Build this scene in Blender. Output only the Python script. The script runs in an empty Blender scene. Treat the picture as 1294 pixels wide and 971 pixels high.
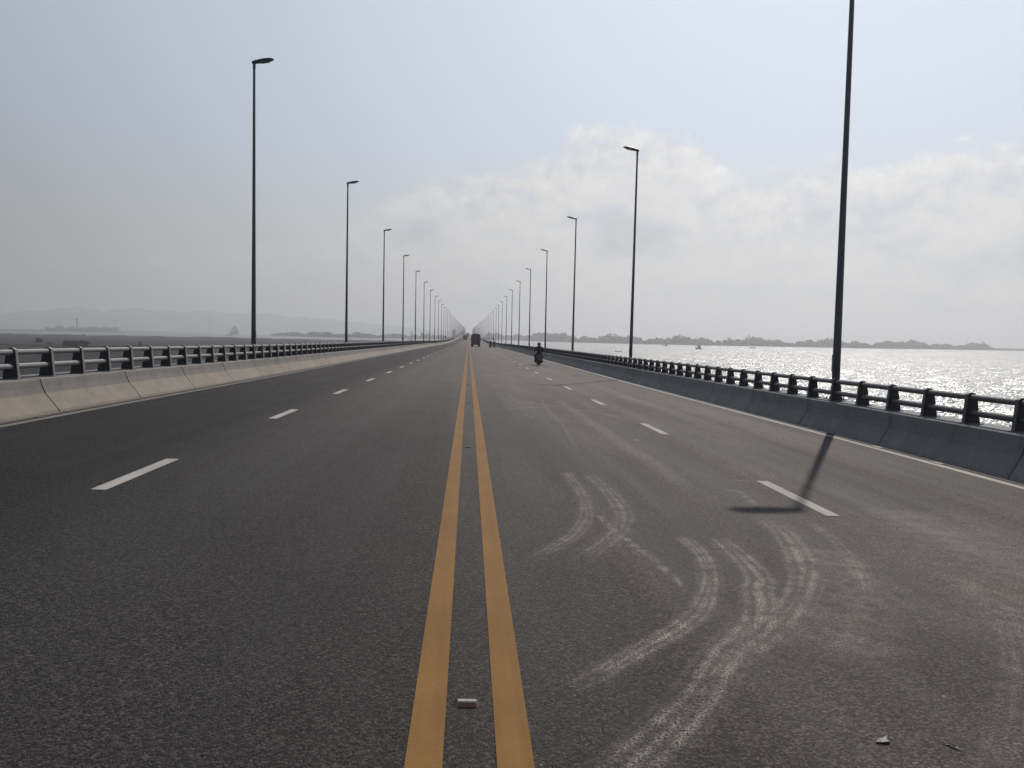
import bpy, math, random
import numpy as np
from mathutils import Matrix, Vector

random.seed(7)
rng = np.random.default_rng(11)
R = math.radians
scene = bpy.context.scene
col = scene.collection

# ------------------------------------------------------------------ camera
CAM = Vector((-0.031, 0.0, 1.65))
YAW, PITCH, ROLL = 0.05712, 0.06105, 0.01983
sy, cy_, sp, cp = math.sin(YAW), math.cos(YAW), math.sin(PITCH), math.cos(PITCH)
fwd = Vector((sy * cp, cy_ * cp, -sp))
r0 = Vector((cy_, -sy, 0.0))
u0 = Vector((sy * sp, cy_ * sp, cp))
cr, sr = math.cos(ROLL), math.sin(ROLL)
right = r0 * cr + u0 * sr
up = -r0 * sr + u0 * cr
cam_data = bpy.data.cameras.new('camera')
cam_data.sensor_width = 36.0
cam_data.lens = 36.0 * 975.0 / 1294.0
cam_data.clip_start = 0.05
cam_data.clip_end = 40000.0
cam = bpy.data.objects.new('camera', cam_data)
col.objects.link(cam)
m = Matrix.Identity(4)
for i in range(3):
    m[i][0], m[i][1], m[i][2], m[i][3] = right[i], up[i], -fwd[i], CAM[i]
cam.matrix_world = m
scene.camera = cam

# ------------------------------------------------------------------ light, sky, exposure
SUN_EL, SUN_AZ = R(47.5), R(27.6)          # azimuth measured from +Y towards +X
scene.view_settings.view_transform = 'Standard'
scene.view_settings.look = 'None'
scene.view_settings.exposure = -0.2
scene.view_settings.gamma = 1.0
scene.view_settings.use_curve_mapping = False
scene.cycles.volume_bounces = 1
scene.cycles.sample_clamp_indirect = 4.0

sun_data = bpy.data.lights.new('sun', 'SUN')
sun_data.energy = 5.0
sun_data.angle = R(0.55)
sun_data.color = (1.0, 0.94, 0.86)
sun = bpy.data.objects.new('sun', sun_data)
col.objects.link(sun)
sdir = Vector((math.sin(SUN_AZ) * math.cos(SUN_EL), math.cos(SUN_AZ) * math.cos(SUN_EL), math.sin(SUN_EL)))
sun.rotation_euler = sdir.to_track_quat('Z', 'Y').to_euler()
sun.location = sdir * 60

world = bpy.data.worlds.new('World')
scene.world = world
world.use_nodes = True


VEIL_0, VEIL_K = 0.395, 1.08


class G:
    """small node-graph writer"""
    def __init__(self, tree):
        self.t = tree
        tree.nodes.clear()

    def n(self, kind, **kw):
        nd = self.t.nodes.new(kind)
        for k, v in kw.items():
            setattr(nd, k, v)
        return nd

    def put(self, sock, v):
        if v is None:
            return
        if isinstance(v, bpy.types.NodeSocket):
            self.t.links.new(v, sock)
        else:
            if isinstance(v, (tuple, list)) and len(v) == 3 and sock.type == 'RGBA':
                v = (*v, 1.0)
            sock.default_value = v

    def math(self, op, a, b=None, c=None, clamp=False):
        nd = self.n('ShaderNodeMath', operation=op, use_clamp=clamp)
        self.put(nd.inputs[0], a)
        self.put(nd.inputs[1], b)
        self.put(nd.inputs[2], c)
        return nd.outputs[0]

    def step(self, x, lo, hi, a=0.0, b=1.0):
        nd = self.n('ShaderNodeMapRange', interpolation_type='SMOOTHSTEP')
        for i, v in enumerate((x, lo, hi, a, b)):
            self.put(nd.inputs[i], v)
        return nd.outputs[0]

    def lin(self, x, lo, hi, a=0.0, b=1.0):
        nd = self.n('ShaderNodeMapRange')
        for i, v in enumerate((x, lo, hi, a, b)):
            self.put(nd.inputs[i], v)
        return nd.outputs[0]

    def mix(self, f, a, b, mode='MIX'):
        nd = self.n('ShaderNodeMix', data_type='RGBA', blend_type=mode)
        self.put(nd.inputs[0], f)
        self.put(nd.inputs[6], a)
        self.put(nd.inputs[7], b)
        return nd.outputs[2]

    def noise(self, vec, scale, detail=3.0, rough=0.55, dist=0.0):
        nd = self.n('ShaderNodeTexNoise')
        self.put(nd.inputs['Vector'], vec)
        nd.inputs['Scale'].default_value = scale
        nd.inputs['Detail'].default_value = detail
        nd.inputs['Roughness'].default_value = rough
        nd.inputs['Distortion'].default_value = dist
        return nd.outputs[0]

    def mapping(self, vec, scale=(1, 1, 1), loc=(0, 0, 0), rot=(0, 0, 0)):
        nd = self.n('ShaderNodeMapping')
        self.put(nd.inputs[0], vec)
        nd.inputs[1].default_value = loc
        nd.inputs[2].default_value = rot
        nd.inputs[3].default_value = scale
        return nd.outputs[0]

    def bump(self, h, strength, distance, normal=None):
        nd = self.n('ShaderNodeBump')
        nd.inputs['Strength'].default_value = strength
        nd.inputs['Distance'].default_value = distance
        self.put(nd.inputs['Height'], h)
        if normal is not None:
            self.put(nd.inputs['Normal'], normal)
        return nd.outputs[0]


def build_world():
    g = G(world.node_tree)
    sky = g.n('ShaderNodeTexSky', sky_type='NISHITA')
    sky.sun_disc = False
    sky.sun_elevation = SUN_EL
    sky.sun_rotation = SUN_AZ
    sky.altitude = 0
    sky.air_density = 1.3
    sky.dust_density = 0.6
    sky.ozone_density = 1.0
    tc = g.n('ShaderNodeTexCoord')
    d = tc.outputs['Generated']
    sep = g.n('ShaderNodeSeparateXYZ')
    g.put(sep.inputs[0], d)
    x, y, z = sep.outputs
    az = g.math('MULTIPLY', g.math('ARCTAN2', x, y), 180 / math.pi)      # degrees, + to the right of the road
    el = g.math('MULTIPLY', g.math('ARCSINE', z), 180 / math.pi)
    # height of the cloud bank above the horizon along the compass
    pts = [(-180, 8.5), (-120, 10), (-70, 7), (-40, 4.6), (-26, 4.2), (-14.5, 5.4), (-10, 6.6), (-7.2, 9.2), (-2, 11.0), (2.5, 12.6), (7, 13.4),
           (11, 14.9), (14.5, 14.4), (17, 13.7), (19, 12.2), (22.6, 11.6), (24.6, 12.5), (27.5, 11.9), (32, 12.9), (36, 12.6),
           (50, 11), (75, 13), (110, 9), (150, 11), (180, 8.5)]
    fc = g.n('ShaderNodeFloatCurve')
    cm = fc.mapping
    cv = cm.curves[0]
    P = [((a + 180) / 360, e / 20) for a, e in pts]
    cv.points[0].location = P[0]
    cv.points[1].location = P[-1]
    for p in P[1:-1]:
        cv.points.new(*p)
    cm.update()
    g.put(fc.inputs['Value'], g.lin(az, -180, 180))
    top = g.math('MULTIPLY', fc.outputs[0], 20.0)
    # billowing field: heaped cells inside a broad noise
    def billow(vec):
        v = g.n('ShaderNodeTexVoronoi', feature='F1', normalize=True)
        wob_ = g.n('ShaderNodeTexNoise')
        g.put(wob_.inputs['Vector'], vec)
        wob_.inputs['Scale'].default_value = 14.0
        wob_.inputs['Detail'].default_value = 2.0
        mv = g.n('ShaderNodeVectorMath', operation='MULTIPLY_ADD')
        g.put(mv.inputs[0], wob_.outputs['Color'])
        mv.inputs[1].default_value = (0.045, 0.045, 0.045)
        g.put(mv.inputs[2], vec)
        g.put(v.inputs['Vector'], mv.outputs[0])
        v.inputs['Scale'].default_value = 11.0
        v.inputs['Detail'].default_value = 2.0
        v.inputs['Roughness'].default_value = 0.55
        v.inputs['Lacunarity'].default_value = 2.3
        return g.math('SUBTRACT', 1.0, g.math('MULTIPLY', v.outputs['Distance'], 1.6))
    flat_d = g.mapping(d, scale=(1.0, 1.0, 1.5), rot=(0.0, 0.12, 0.0))
    b1 = billow(flat_d)
    n1 = g.noise(d, 22.0, 6.0, 0.62)
    n2 = g.noise(d, 6.0, 2.0, 0.55)
    edge = g.math('ADD', g.math('SUBTRACT', top, el),
                  g.math('ADD', g.math('MULTIPLY', g.math('SUBTRACT', b1, 0.45), 3.6),
                         g.math('ADD', g.math('MULTIPLY', g.math('SUBTRACT', n1, 0.5), 2.6), g.math('MULTIPLY', g.math('SUBTRACT', n2, 0.5), 3.0))))
    mask = g.step(edge, -0.3, 1.6)
    thick = g.step(az, -16, 6, 0.40, 0.92)
    thick2 = g.step(g.math('ABSOLUTE', g.math('SUBTRACT', az, 30)), 60, 150, 1.0, 0.5)
    mask = g.math('MULTIPLY', mask, g.math('MULTIPLY', thick, thick2))
    # lit from the sun's side: field here minus field a little nearer the sun
    off0 = g.mapping(flat_d, loc=(sdir.x * 0.010, sdir.y * 0.010, sdir.z * 0.020))
    off = g.mapping(d, loc=(sdir.x * 0.010, sdir.y * 0.010, sdir.z * 0.017))
    relief = g.math('SUBTRACT', b1, billow(off0))
    relief2 = g.math('SUBTRACT', n1, g.noise(off, 22.0, 6.0, 0.62))
    soft = g.noise(g.mapping(d, scale=(1, 1, 2.4), loc=(0.13, 0.0, 0.07)), 5.5, 3.0, 0.5)
    deep = g.step(edge, 0.6, 4.0)
    shade = g.math('ADD', g.math('MULTIPLY', relief, 0.42), g.math('MULTIPLY', relief2, 0.80))
    shade = g.math('MULTIPLY', shade, g.step(edge, 0.0, 7.0, 1.0, 0.35))
    shade = g.math('ADD', shade, g.math('MULTIPLY', g.math('MULTIPLY', g.step(soft, 0.47, 0.66), deep), -0.20))
    shade = g.math('ADD', shade, g.step(edge, 0.2, 2.4, 0.045, 0.0))
    # milky aerosol veil, brighter towards the sun, thickest at the horizon
    dt = g.n('ShaderNodeVectorMath', operation='DOT_PRODUCT')
    g.put(dt.inputs[0], d)
    dt.inputs[1].default_value = tuple(sdir)
    vl = g.math('MAXIMUM', g.math('MULTIPLY_ADD', g.math('SUBTRACT', dt.outputs['Value'], 0.44), VEIL_K, VEIL_0), 0.26)
    hi = g.step(el, 1.5, 17.0)
    tint = g.mix(hi, (1.0, 0.995, 0.98), (0.895, 0.985, 1.125))
    def times(a, c):
        nd = g.n('ShaderNodeVectorMath', operation='SCALE')
        g.put(nd.inputs[0], a)
        g.put(nd.inputs[3], c)
        return nd.outputs[0]
    veil = times(tint, vl)
    skyc = g.mix(1.0, sky.outputs[0], (0.1, 0.1, 0.1), 'MULTIPLY')
    vw = g.math('MAXIMUM', g.step(el, 8.0, 75.0, 0.85, 0.35), 0.35)
    pale = g.mix(vw, skyc, veil)
    cl = times(g.mix(g.step(shade, -0.12, 0.02), (0.95, 0.99, 1.06), (1.0, 0.99, 0.985)), g.math('MULTIPLY', vl, g.math('ADD', 1.07, shade)))
    final = g.mix(mask, pale, cl)
    bg = g.n('ShaderNodeBackground')
    g.put(bg.inputs[0], final)
    bg.inputs[1].default_value = 1.0
    out = g.n('ShaderNodeOutputWorld')
    g.t.links.new(bg.outputs[0], out.inputs[0])


build_world()

# ------------------------------------------------------------------ helpers
KY = np.array([-60, 0, 7, 14, 22, 32, 45, 65, 95, 140, 200, 300, 450, 700, 1000, 1400, 1800, 2300.])
KZ = np.array([0.0, 0, 0, -.02, -.07, -.13, -.19, -.275, -.41, -.60, -.93, -1.13, -.69, .57, 2.2, 4.4, 6.2, 7.0])
_h = np.diff(KY)
_d = np.diff(KZ) / _h
_m = np.zeros(len(KY))
for i in range(1, len(KY) - 1):
    if _d[i - 1] * _d[i] > 0:
        w1, w2 = 2 * _h[i] + _h[i - 1], _h[i] + 2 * _h[i - 1]
        _m[i] = (w1 + w2) / (w1 / _d[i - 1] + w2 / _d[i])
_m[-1] = 0
XFALL = 0.0247


def prof(y):
    y = np.asarray(y, float)
    i = np.clip(np.searchsorted(KY, y, 'right') - 1, 0, len(KY) - 2)
    t = (y - KY[i]) / _h[i]
    a = (1 + 2 * t) * (1 - t) ** 2 * KZ[i] + t * (1 - t) ** 2 * _h[i] * _m[i] + t * t * (3 - 2 * t) * KZ[i + 1] + t * t * (t - 1) * _h[i] * _m[i + 1]
    return a


def slope(y):
    return float((prof(y + .5) - prof(y - .5)))


def road_z(x, y):
    return float(prof(y)) - XFALL * x


def mesh(name, verts, faces, mats=(), mi=None, smooth=False):
    me = bpy.data.meshes.new(name)
    me.from_pydata([tuple(map(float, v)) for v in verts], [], [tuple(map(int, f)) for f in faces])
    for mt in mats:
        me.materials.append(mt)
    if mi is not None:
        me.polygons.foreach_set('material_index', np.asarray(mi, np.int32))
    if smooth:
        me.polygons.foreach_set('use_smooth', np.ones(len(me.polygons), bool))
    me.update()
    return me


def link(name, me, parent=None, loc=None, rot=None, kind=None):
    o = bpy.data.objects.new(name, me)
    col.objects.link(o)
    if parent is not None:
        o.parent = parent
    if loc is not None:
        o.location = loc
    if rot is not None:
        o.rotation_euler = rot
    if kind:
        o['kind'] = kind
    return o


def tag(o, label, cat, group=None):
    o['label'] = label
    o['category'] = cat
    if group:
        o['group'] = group
    return o


def thing(name, label, cat, loc=(0, 0, 0), rotz=0.0, group=None):
    o = link(name, None, loc=loc, rot=(0, 0, rotz))
    o.empty_display_size = 0.2
    return tag(o, label, cat, group)


class MB:
    """collects shapes into one mesh"""
    def __init__(self):
        self.v, self.f, self.mi, self.m = [], [], [], 0

    def add(self, v, f):
        b = len(self.v)
        self.v += [tuple(p) for p in v]
        self.f += [tuple(i + b for i in q) for q in f]
        self.mi += [self.m] * len(f)
        return self

    def box(self, c, s, bev=0.0, rot=None, taper=1.0):
        hx, hy, hz = s[0] / 2, s[1] / 2, s[2] / 2
        if bev <= 0:
            v = [(sx * hx * (taper if sz > 0 else 1), sy_ * hy * (taper if sz > 0 else 1), sz * hz) for sz in (-1, 1) for sy_ in (-1, 1) for sx in (-1, 1)]
            f = [(0, 2, 3, 1), (4, 5, 7, 6), (0, 1, 5, 4), (2, 6, 7, 3), (0, 4, 6, 2), (1, 3, 7, 5)]
        else:
            b = bev
            ring = lambda e, z: [(-hx + e[0], -hy + e[1], z), (hx - e[0], -hy + e[1], z), (hx - e[0], hy - e[1], z), (-hx + e[0], hy - e[1], z)]
            def oct_(inset, z):
                X, Y = hx - inset, hy - inset
                return [(-X + b, -Y, z), (X - b, -Y, z), (X, -Y + b, z), (X, Y - b, z), (X - b, Y, z), (-X + b, Y, z), (-X, Y - b, z), (-X, -Y + b, z)]
            v = oct_(b * .6, -hz) + oct_(0, -hz + b) + oct_(0, hz - b) + oct_(b * .6, hz)
            f = [tuple(range(7, -1, -1)), tuple(range(24, 32))]
            for k in range(3):
                for i in range(8):
                    j = (i + 1) % 8
                    f.append((k * 8 + i, k * 8 + j, k * 8 + 8 + j, k * 8 + 8 + i))
        if rot is not None:
            M = rot
            v = [tuple(M @ Vector(p)) for p in v]
        return self.add([(p[0] + c[0], p[1] + c[1], p[2] + c[2]) for p in v], f)

    def tube(self, p0, p1, r0_, r1_=None, n=8, cap=True):
        r1_ = r0_ if r1_ is None else r1_
        p0, p1 = Vector(p0), Vector(p1)
        q = (p1 - p0).to_track_quat('Z', 'Y')
        v = []
        for p, r in ((p0, r0_), (p1, r1_)):
            for i in range(n):
                a = 2 * math.pi * i / n
                v.append(tuple(p + q @ Vector((r * math.cos(a), r * math.sin(a), 0))))
        f = [(i, (i + 1) % n, n + (i + 1) % n, n + i) for i in range(n)]
        if cap:
            f += [tuple(range(n - 1, -1, -1)), tuple(range(n, 2 * n))]
        return self.add(v, f)

    def lathe(self, prof_, c=(0, 0, 0), n=12, axis='Z'):
        v, f = [], []
        for r, z in prof_:
            for i in range(n):
                a = 2 * math.pi * i / n
                p = (r * math.cos(a), r * math.sin(a), z)
                if axis == 'X':
                    p = (p[2], p[0], p[1])
                elif axis == 'Y':
                    p = (p[0], p[2], p[1])
                v.append((p[0] + c[0], p[1] + c[1], p[2] + c[2]))
        for k in range(len(prof_) - 1):
            for i in range(n):
                j = (i + 1) % n
                f.append((k * n + i, k * n + j, (k + 1) * n + j, (k + 1) * n + i))
        f += [tuple(range(n - 1, -1, -1)), tuple(range((len(prof_) - 1) * n, len(prof_) * n))]
        return self.add(v, f)

    def prism(self, outline, y0, y1, axis='Y'):
        """outline of (a, z) pairs pushed along y (or along x)"""
        n = len(outline)
        v = []
        for yy in (y0, y1):
            for a, z in outline:
                v.append((a, yy, z) if axis == 'Y' else (yy, a, z))
        f = [(i, (i + 1) % n, n + (i + 1) % n, n + i) for i in range(n)] + [tuple(range(n - 1, -1, -1)), tuple(range(n, 2 * n))]
        return self.add(v, f)

    def me(self, name, *mats, smooth=False):
        return mesh(name, self.v, self.f, mats, self.mi, smooth)


def fix_normals(me):
    import bmesh
    bm = bmesh.new()
    bm.from_mesh(me)
    bmesh.ops.recalc_face_normals(bm, faces=bm.faces)
    bm.to_mesh(me)
    bm.free()
    return me


# ------------------------------------------------------------------ materials
def mat(name, color, rough=0.6, metal=0.0, spec=0.5, var=0.0, scale=3.0, bump=0.0, bscale=40.0, bdist=0.01, fn=None):
    mt = bpy.data.materials.new(name)
    mt.use_nodes = True
    g = G(mt.node_tree)
    b = g.n('ShaderNodeBsdfPrincipled')
    out = g.n('ShaderNodeOutputMaterial')
    g.t.links.new(b.outputs[0], out.inputs[0])
    b.inputs['Roughness'].default_value = rough
    b.inputs['Metallic'].default_value = metal
    b.inputs['Specular IOR Level'].default_value = spec
    tc = g.n('ShaderNodeTexCoord')
    vec = tc.outputs['Object']
    if fn:
        fn(g, b, vec)
        return mt
    c = (*color, 1.0)
    b.inputs['Base Color'].default_value = c
    if var > 0:
        nz = g.noise(vec, scale, 5.0, 0.6)
        f = g.lin(nz, 0.3, 0.7, 1 - var, 1 + var)
        cc = g.mix(1.0, c, f, 'MULTIPLY')
        g.put(b.inputs['Base Color'], cc)
    if bump > 0:
        g.put(b.inputs['Normal'], g.bump(g.noise(vec, bscale, 3.0), bump, bdist))
    return mt


def asphalt(g, b, vec):
    sep = g.n('ShaderNodeSeparateXYZ')
    g.put(sep.inputs[0], vec)
    x, y, z = sep.outputs
    geo_pos = g.mapping(vec, scale=(1, 1, 0))
    vor = g.n('ShaderNodeTexVoronoi', feature='F1')
    g.put(vor.inputs['Vector'], geo_pos)
    vor.inputs['Scale'].default_value = 90.0
    stone = vor.outputs['Color']
    sd = vor.outputs['Distance']
    st = g.n('ShaderNodeSeparateColor')
    g.put(st.inputs[0], stone)
    grain = g.lin(g.math('POWER', st.outputs[0], 2.0), 0, 1, 0.38, 2.3)
    grain2 = g.lin(g.noise(geo_pos, 34, 4, 0.7), 0.3, 0.7, 0.45, 1.55)
    mott = g.lin(g.noise(geo_pos, 0.7, 4, 0.6), 0.3, 0.7, 0.88, 1.12)
    streak = g.noise(g.mapping(vec, scale=(1.5, 0.035, 0)), 1.0, 4, 0.6)
    streakf = g.lin(streak, 0.3, 0.7, 0.82, 1.18)
    right_ = g.step(x, -1.2, 2.2)
    dirt_n = g.noise(g.mapping(vec, scale=(0.9, 0.12, 0)), 1.0, 4, 0.6)
    inner = g.step(x, -4.6, -2.4)
    wornl = g.mix(inner, (0.0125, 0.0117, 0.0122), (0.0190, 0.0169, 0.0163))
    base = g.mix(right_, wornl, (0.0218, 0.0160, 0.0141))
    # dry dust lying over the right-hand lanes
    dust_w = g.math('MULTIPLY', right_, g.step(dirt_n, 0.36, 0.70, 0.02, 0.17))
    base = g.mix(dust_w, base, (0.1827, 0.1496, 0.1348))
    # paler further on: grazing sheen of the road put into its colour
    far_sheen = g.math('MULTIPLY', g.step(y, 4.5, 36.0), g.math('MULTIPLY_ADD', g.math('MAXIMUM', inner, right_), 0.13, 0.07))
    base = g.mix(far_sheen, base, (0.185, 0.150, 0.135))
    f = g.math('MULTIPLY', g.math('MULTIPLY', grain, grain2), g.math('MULTIPLY', mott, streakf))
    c = g.mix(1.0, base, f, 'MULTIPLY')
    # chalky tyre tracks: shape stored on the sheet, broken up over the stones
    at = g.n('ShaderNodeAttribute', attribute_name='dust')
    brk = g.noise(geo_pos, 75, 4, 0.75)
    fine = g.noise(geo_pos, 7, 4, 0.6)
    dm = g.math('MULTIPLY', at.outputs['Fac'], g.math('MULTIPLY', g.step(brk, 0.44, 0.56), g.step(fine, 0.30, 0.60, 0.3, 1.1)), clamp=True)
    c = g.mix(g.math('MULTIPLY', dm, 0.85), c, (0.3306, 0.2915, 0.2697))
    # pale chips
    v2 = g.n('ShaderNodeTexVoronoi', feature='F1')
    g.put(v2.inputs['Vector'], geo_pos)
    v2.inputs['Scale'].default_value = 9.0
    s2 = g.n('ShaderNodeSeparateColor')
    g.put(s2.inputs[0], v2.outputs['Color'])
    chip = g.math('MULTIPLY', g.step(v2.outputs['Distance'], 0.09, 0.05), g.step(s2.outputs[1], 0.80, 0.84))
    c = g.mix(g.math('MULTIPLY', g.math('MULTIPLY', chip, g.math('MULTIPLY_ADD', right_, 0.8, 0.2)), 0.5), c, (0.30, 0.28, 0.26))
    # joint across the deck, worn darker near the wheel paths
    g.put(b.inputs['Base Color'], c)
    g.put(b.inputs['Roughness'], g.math('ADD', g.lin(streak, 0.3, 0.7, 0.68, 0.84), g.math('MULTIPLY', dm, 0.1)))
    g.put(b.inputs['Specular IOR Level'], g.math('ADD', g.math('MULTIPLY_ADD', inner, 0.06, 0.08), g.math('MULTIPLY', right_, 0.05)))
    h = g.math('ADD', g.math('MULTIPLY', sd, -0.9), g.math('MULTIPLY', g.noise(geo_pos, 160, 2), 0.35))
    g.put(b.inputs['Normal'], g.bump(h, 0.6, 0.009))


def paint_line(colr, worn):
    def fn(g, b, vec):
        geo_pos = vec
        n1 = g.noise(geo_pos, 60, 4, 0.7)
        n2 = g.noise(geo_pos, 1.3, 4, 0.6)
        n3 = g.noise(g.mapping(vec, scale=(12, 0.5, 1)), 1.0, 4, 0.6)
        f = g.math('MULTIPLY', g.lin(n2, 0.3, 0.7, 0.86, 1.1), g.math('MULTIPLY', g.lin(n1, 0.3, 0.7, 0.9, 1.08), g.lin(n3, 0.3, 0.7, 0.9, 1.08)))
        c = g.mix(1.0, colr, f, 'MULTIPLY')
        w = g.math('MULTIPLY', g.step(g.noise(geo_pos, 34, 5, 0.75), 0.62, 0.72), worn)
        c = g.mix(w, c, (0.07, 0.066, 0.064))
        g.put(b.inputs['Base Color'], c)
        b.inputs['Roughness'].default_value = 0.75
        b.inputs['Specular IOR Level'].default_value = 0.1
        g.put(b.inputs['Normal'], g.bump(n1, 0.25, 0.004))
    return fn


def concrete(colr, foot_sun=0.75):
    def fn(g, b, vec):
        n1 = g.noise(vec, 2.2, 6, 0.65)
        n2 = g.noise(g.mapping(vec, scale=(3, 5, 0.8)), 1.6, 5, 0.65)
        n3 = g.noise(vec, 45, 3, 0.6)
        oi = g.n('ShaderNodeObjectInfo')
        rnd = g.lin(oi.outputs['Random'], 0, 1, 0.9, 1.1)
        f = g.math('MULTIPLY', g.lin(n1, 0.3, 0.7, 0.84, 1.14), g.math('MULTIPLY', g.lin(n3, 0.3, 0.7, 0.92, 1.08), rnd))
        c = g.mix(1.0, colr, f, 'MULTIPLY')
        c = g.mix(g.step(n2, 0.50, 0.74, 0, 0.5), c, (0.085, 0.078, 0.070))
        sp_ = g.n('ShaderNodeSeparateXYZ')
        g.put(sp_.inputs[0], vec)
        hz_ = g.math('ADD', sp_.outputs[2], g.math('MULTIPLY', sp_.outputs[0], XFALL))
        sunlit_foot = g.step(g.math('ADD', hz_, g.math('MULTIPLY', g.math('SUBTRACT', n1, 0.5), 0.12)), 0.40, 0.28)  # warmer, lighter foot: sun on the lower slope put into the colour
        c = g.mix(g.math('MULTIPLY', sunlit_foot, foot_sun), c, g.mix(1.0, (0.1783, 0.1549, 0.1261), f, 'MULTIPLY'))
        g.put(b.inputs['Base Color'], c)
        b.inputs['Roughness'].default_value = 0.85
        b.inputs['Specular IOR Level'].default_value = 0.25
        g.put(b.inputs['Normal'], g.bump(g.math('ADD', n3, n1), 0.25, 0.01))
    return fn


def sea_fn(g, b, vec):
    calm = g.noise(g.mapping(vec, scale=(0.0012, 0.006, 0)), 1.0, 3, 0.5)
    b.inputs['Base Color'].default_value = (0.012, 0.015, 0.015, 1)
    g.put(b.inputs['Roughness'], g.lin(calm, 0.3, 0.7, 0.28, 0.36))
    b.inputs['IOR'].default_value = 1.75
    b.inputs['Specular IOR Level'].default_value = 0.5
    def slopes(scale, rot, amp):
        nd = g.n('ShaderNodeTexNoise')
        g.put(nd.inputs['Vector'], g.mapping(vec, scale=scale, rot=(0, 0, rot)))
        nd.inputs['Scale'].default_value = 1.0
        nd.inputs['Detail'].default_value = 3.0
        nd.inputs['Roughness'].default_value = 0.6
        sb = g.n('ShaderNodeVectorMath', operation='SUBTRACT')
        g.put(sb.inputs[0], nd.outputs['Color'])
        sb.inputs[1].default_value = (0.5, 0.5, 0.5)
        ml = g.n('ShaderNodeVectorMath', operation='MULTIPLY')
        g.put(ml.inputs[0], sb.outputs[0])
        ml.inputs[1].default_value = (amp, amp, 0.0)
        return ml.outputs[0]
    def vadd(a, b_):
        nd = g.n('ShaderNodeVectorMath', operation='ADD')
        g.put(nd.inputs[0], a)
        g.put(nd.inputs[1], b_)
        return nd.outputs[0]
    geo = g.n('ShaderNodeNewGeometry')
    tot = vadd(vadd(slopes((0.16, 0.22, 0), 0.5, 0.7), slopes((1.5, 2.0, 0), -0.3, 3.0)), geo.outputs['Normal'])
    nm = g.n('ShaderNodeVectorMath', operation='NORMALIZE')
    g.put(nm.inputs[0], tot)
    g.put(b.inputs['Normal'], nm.outputs[0])


def mud_fn(g, b, vec):
    n1 = g.noise(g.mapping(vec, scale=(0.008, 0.02, 0)), 1.0, 5, 0.6)
    n2 = g.noise(g.mapping(vec, scale=(0.15, 0.3, 0)), 1.0, 4, 0.6)
    c = g.mix(g.step(n1, 0.35, 0.65), (0.014, 0.0135, 0.0145), (0.024, 0.023, 0.023))
    c = g.mix(1.0, c, g.lin(n2, 0.3, 0.7, 0.75, 1.2), 'MULTIPLY')
    g.put(b.inputs['Base Color'], c)
    b.inputs['Roughness'].default_value = 0.9
    b.inputs['Specular IOR Level'].default_value = 0.05
    g.put(b.inputs['Normal'], g.bump(n2, 0.6, 0.4))


def leaf_fn(g, b, vec):
    n = g.noise(vec, 0.12, 4, 0.6)
    g.put(b.inputs['Base Color'], g.mix(n, (0.028, 0.042, 0.020), (0.075, 0.095, 0.045)))
    b.inputs['Roughness'].default_value = 0.8
    b.inputs['Specular IOR Level'].default_value = 0.2


M = {}
M['asphalt'] = mat('asphalt', None, fn=asphalt)
M['yellow'] = mat('yellow_road_paint', None, fn=paint_line((0.160, 0.083, 0.026), 0.55))
M['white'] = mat('white_road_paint', None, fn=paint_line((0.265, 0.248, 0.23), 0.6))
M['edge'] = mat('worn_edge_paint', None, fn=paint_line((0.1305, 0.1201, 0.1079), 0.9))
M['edge_right'] = mat('edge_paint', None, fn=paint_line((0.29, 0.27, 0.245), 0.7))
M['gutter'] = mat('gutter_dirt_shade', (0.045, 0.038, 0.032), 0.9, var=0.4, scale=6, bump=0.5, bscale=60)  # dirt, and along the right barrier its foot shadow put in as colour
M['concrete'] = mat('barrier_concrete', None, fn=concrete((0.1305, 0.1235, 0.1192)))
M['concrete_grey'] = mat('barrier_concrete_grey', None, fn=concrete((0.18, 0.182, 0.188), 0.0))
M['joint'] = mat('joint_dark', (0.03, 0.028, 0.026), 0.9)
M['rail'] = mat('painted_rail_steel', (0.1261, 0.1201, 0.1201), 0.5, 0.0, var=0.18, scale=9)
M['rail_right'] = mat('shaded_rail_steel', (0.07, 0.068, 0.072), 0.5, 0.0, var=0.18, scale=9)  # same steel as the left railing, its shade put into the colour
M['web'] = mat('shaded_post_steel', (0.035, 0.034, 0.038), 0.6, 0.0, var=0.2, scale=8)  # same paint as the flanges; shade on the webs put into the colour
M['post'] = mat('galvanised_post_steel', (0.1392, 0.1348, 0.1348), 0.55, 0.0, var=0.2, scale=8)
M['pole'] = mat('grey_pole_steel', (0.10, 0.105, 0.115), 0.45, 0.5, var=0.12, scale=3)
M['head'] = mat('lamp_housing', (0.085, 0.09, 0.105), 0.45, 0.2)
M['glass'] = mat('lamp_glass', (0.25, 0.26, 0.27), 0.15, 0.0, 0.6)
M['deckc'] = mat('deck_concrete', (0.28, 0.27, 0.25), 0.9, var=0.15)
M['sea'] = mat('sea_water', None, fn=sea_fn)
M['mud'] = mat('mudflat', None, fn=mud_fn)
M['leaf'] = mat('foliage', None, fn=leaf_fn)
M['scrub'] = mat('dark_scrub_leaves', (0.012, 0.014, 0.013), 0.95, spec=0.05, var=0.3, scale=0.6)
M['bark'] = mat('bark', (0.07, 0.055, 0.045), 0.9)
M['hill'] = mat('hill_forest', (0.055, 0.068, 0.045), 0.9, spec=0.1, var=0.3, scale=0.01)
M['rubber'] = mat('tyre_rubber', (0.018, 0.018, 0.019), 0.85)
M['black'] = mat('black_plastic', (0.022, 0.022, 0.025), 0.5)
M['steel'] = mat('bare_steel', (0.30, 0.30, 0.31), 0.35, 0.8)
M['chassis'] = mat('chassis_black', (0.02, 0.02, 0.022), 0.7)
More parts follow.
